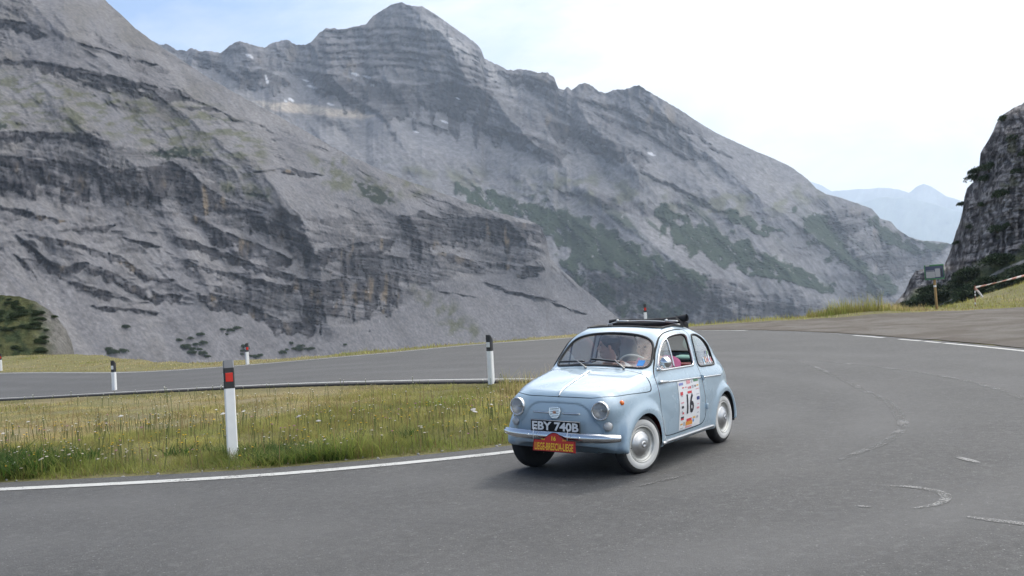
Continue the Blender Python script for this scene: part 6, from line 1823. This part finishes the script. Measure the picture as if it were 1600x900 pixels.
# ------------------------------------------------------------------ dwarf pines: low bushes of many small needle clumps
M_PINE, T, b = material('dwarf_pine_needles')
T.l(T.attr('tint'), b.inputs['Base Color']); b.inputs['Roughness'].default_value = .7; b.inputs['Specular IOR Level'].default_value = .2
M_BARK = pmat('pine_bark', (.10, .075, .055), rough=.9, var=.3)
def bush_mesh(seed, n=2600, flat=.55):
    g = np.random.default_rng(seed)
    L = [(g.uniform(-.6, .6), g.uniform(-.5, .5), g.uniform(.10, .40), g.uniform(.28, .52)) for _ in range(9)]
    V, C = [], []
    for k in range(n):
        x, y, z, r_ = L[g.integers(len(L))]
        v = g.normal(size=3); v /= np.linalg.norm(v); v[2] = v[2] if v[2] > -.3 else -v[2] * .8
        p = np.array([x, y, z - .12]) + v * r_ * g.uniform(.72, 1.08) * np.array([1, 1, .95])
        a = v + g.normal(0, .5, 3); a[2] += .35; a /= np.linalg.norm(a)
        b_ = np.cross(a, g.normal(size=3)); b_ /= np.linalg.norm(b_)
        l, w = g.uniform(.07, .13), g.uniform(.018, .035)
        V += [p - b_ * w, p + b_ * w, p + a * l + b_ * w * .4, p + a * l - b_ * w * .4]
        c = np.array([.036, .056, .024]) * g.uniform(.55, 1.7) + (np.array([.03, .03, .01]) if g.random() < .15 else 0)
        C += [c] * 4
    F = np.arange(len(V)).reshape(-1, 4)
    return mesh_data('needles', np.array(V), F, [M_PINE], colors={'tint': np.array(C)}, smooth=False)
BUSH = [bush_mesh(k) for k in (1, 2, 3)]
stem_m = []
for k in range(3):
    mb = MB(); g = np.random.default_rng(40 + k)
    for q in range(5):
        e = np.array([g.uniform(-.5, .5), g.uniform(-.5, .5), g.uniform(.25, .5)])
        V, F = tube(crom([(0, 0, -.25), e * [.4, .4, .25], e], 4, False), np.linspace(.035, .012, 9), 6); mb.add(V, F)
    stem_m.append(mesh_data('branches', np.concatenate(mb.V), mb.F, [M_BARK]))
def bush(P, sx, sz_, rot, label, group, k):
    P = P - Vector((0, 0, .16 * sz_))
    r_ = empty('dwarf_pine', P, (0, 0, rot)); r_.scale = (sx, sx, sz_); tag(r_, label, 'dwarf pine', group)
    for nm, me in (('crown', BUSH[k % 3]), ('trunk', stem_m[k % 3])):
        o = bpy.data.objects.new(nm, me); COL.objects.link(o); o.parent = r_
def on_relief(Ug, Vg, Pg, u, v):
    i = np.argmin(np.abs(Ug[:, 0] - u)); j = np.argmin(np.abs(Vg[i] - v)); return Vector(Pg[i, j].tolist())
g = np.random.default_rng(5)
cnt = 0
for k in range(260):
    u = g.uniform(1398, 1690); v = g.uniform(385, 500)
    if float(sdpoly(C_FOOT, np.array([u]), np.array([v]))[0]) > -3: continue
    yp = np.interp(u, [1400, 1445, 1480, 1510, 1560, 1620], [500, 486, 474, 455, 425, 400])
    if abs(v - yp) < 6 or fbm(np.array([u * .02 + 3]), np.array([v * .03]))[0] < -.22: continue
    P = on_relief(CU, CV, CP, u, v); s_ = g.uniform(1.3, 2.6)
    bush(P, s_, s_ * g.uniform(.55, .85), g.uniform(0, 6), 'dark dwarf pine in the thicket below the grey crag', 'dwarf pines in the thicket below the crag', cnt); cnt += 1
    if cnt >= 85: break
for u, v, s_ in ((1527, 245, 2.2), (1530, 268, 2.0), (1572, 185, 1.5), (1506, 300, 1.2), (1550, 262, 2.2), (1545, 280, 1.8), (1575, 303, 2.4), (1540, 320, 1.3), (1565, 360, 2.2), (1585, 352, 1.6), (1520, 355, 1.2), (1596, 268, 1.6), (1590, 215, 1.6), (1498, 380, 1.0), (1610, 240, 2), (1640, 300, 2.4), (1660, 220, 2)):
    bush(on_relief(CU, CV, CP, u, v) + Vector((FW[0], FW[1], 0)) * .35 * s_, s_ * .6, s_ * .62, u, 'dark bush clinging to a ledge of the grey crag', 'bushes on the ledges of the crag', cnt); cnt += 1
for k in range(400):
    u = g.uniform(-30, 84); v = g.uniform(466, 550)
    if v < np.interp(u, D_TOP[:, 0], D_TOP[:, 1]) + 4: continue
    if fbm(np.array([u * .04 + 3]), np.array([v * .06]))[0] < .08: continue
    s_ = g.uniform(.25, .65)
    bush(on_relief(DU, DV, DP, u, v), s_ * 1.1, s_ * .75, u, 'low green bush on the spur behind the lower road', 'bushes on the spur behind the lower road', cnt); cnt += 1
    if cnt > 190: break
# bushes on the scree above the lower road
AU, AV, AP = SCREE_GRID
for u0, v0, n_, sp in ((297, 540, 9, 13), (312, 552, 6, 10), (350, 519, 3, 6), (365, 513, 3, 5), (375, 552, 5, 9), (402, 556, 5, 8), (466, 543, 7, 8), (175, 550, 5, 9), (202, 512, 2, 5), (305, 522, 2, 5), (440, 549, 2, 6), (545, 540, 1, 5)):
    for _ in range(n_):
        u, v = u0 + g.normal() * sp, min(v0 + g.normal() * sp * .45, 560); s_ = g.uniform(1.8, 4.6)
        bush(on_relief(AU, AV, AP, u, v), s_, s_ * .9, u, 'dark dwarf pine among others scattered over the grey scree above the lower road', 'dwarf pines on the scree above the lower road', cnt); cnt += 1
HAZE = .000088
# ------------------------------------------------------------------ the air: one closed box of thin even haze round everything
V, F = rbox((-12500, -12500, -500), (12500, 12500, 1500), 0)
hm = bpy.data.materials.new('thin_haze'); hm.use_nodes = True
nt = hm.node_tree; nt.nodes.remove(nt.nodes['Principled BSDF'])
pv = nt.nodes.new('ShaderNodeVolumePrincipled'); pv.inputs['Color'].default_value = (.70, .83, 1.0, 1); pv.inputs['Density'].default_value = HAZE; pv.inputs['Anisotropy'].default_value = .5
nt.links.new(pv.outputs[0], nt.nodes['Material Output'].inputs['Volume'])
o = obj('haze', V, F, hm, smooth=False); tag(o, kind='stuff')
CLOUD_LO, CLOUD_HI = .80, 2.1
# ------------------------------------------------------------------ daylight
SUN_EL, SUN_AZ = R(48), R(214.45 - 34)        # high, ahead of the camera and to its right
def make_world():
    w = bpy.data.worlds.new('World'); SC.world = w; w.use_nodes = True
    T = NT(w.node_tree); nt = w.node_tree
    bg = nt.nodes['Background']; out = nt.nodes['World Output']
    sky = T.n('ShaderNodeTexSky', sky_type='NISHITA', sun_disc=False)
    sky.sun_elevation = SUN_EL; sky.sun_rotation = math.pi / 2 - SUN_AZ
    sky.altitude = 2200; sky.air_density = 1.0; sky.dust_density = 1.5
    T.l(sky.outputs[0], bg.inputs['Color']); bg.inputs['Strength'].default_value = .11
    # bright broken cloud: thick towards the sun, thinning to blue on the other side; brightest high up near the sun
    co = T.coord('Generated')
    cl = T.n('ShaderNodeBackground')
    mp = T.n('ShaderNodeMapping'); mp.inputs['Scale'].default_value = (1, 1, 2.4); T.l(co, mp.inputs['Vector'])
    f1 = T.noise(mp.outputs[0], 2.4, 8, .58, .5)
    def dotp(v):
        d = T.n('ShaderNodeVectorMath', operation='DOT_PRODUCT'); T.l(co, d.inputs[0]); d.inputs[1].default_value = v; return d.outputs['Value']
    lat = dotp((RT[0], RT[1], 0.))                       # -1 left .. +1 right of the view
    up = dotp((0, 0, 1.))
    s = T.math('ADD', f1, T.math('MULTIPLY', lat, .80)); s = T.math('ADD', s, T.math('MULTIPLY', up, .35))
    s = T.math('ADD', s, T.math('MULTIPLY', dotp((FW[0], FW[1], 0.)), .12))
    m = T.ramp(s, [(.57, 0.0), (.86, 1.0)])
    f2 = T.noise(mp.outputs[0], 5.0, 7, .6, .35)
    g = T.ramp(f2, [(.38, (.78, .79, .81)), (.56, (1.0, .985, .96))]); T.l(g, cl.inputs['Color'])
    T.l(T.math('MULTIPLY_ADD', T.ramp(up, [(.28, 0.0), (.62, 1.0)]), CLOUD_HI - CLOUD_LO), cl.inputs['Strength'])
    cl.inputs['Strength'].links[0].from_node.inputs[2].default_value = CLOUD_LO
    mx = T.n('ShaderNodeMixShader'); T.l(m, mx.inputs[0]); T.l(bg.outputs[0], mx.inputs[1]); T.l(cl.outputs[0], mx.inputs[2])
    T.l(mx.outputs[0], out.inputs['Surface'])
make_world()
sd = bpy.data.lights.new('sun', 'SUN'); sd.energy = 1.5; sd.angle = R(10); sd.color = (1, .94, .85)
so = bpy.data.objects.new('sun', sd); COL.objects.link(so)
so.rotation_euler = Vector((math.cos(SUN_AZ) * math.cos(SUN_EL), math.sin(SUN_AZ) * math.cos(SUN_EL), math.sin(SUN_EL))).to_track_quat('Z', 'Y').to_euler()
vs = SC.view_settings; vs.view_transform = 'Standard'; vs.look = 'None'; vs.gamma = 1; vs.use_curve_mapping = False; vs.exposure = .6
SC.cycles.max_bounces = 6; SC.cycles.volume_bounces = 3; SC.cycles.transparent_max_bounces = 12; SC.cycles.caustics_reflective = False; SC.cycles.caustics_refractive = False
SC.cycles.sample_clamp_indirect = 4
SC.cycles.use_denoising = True
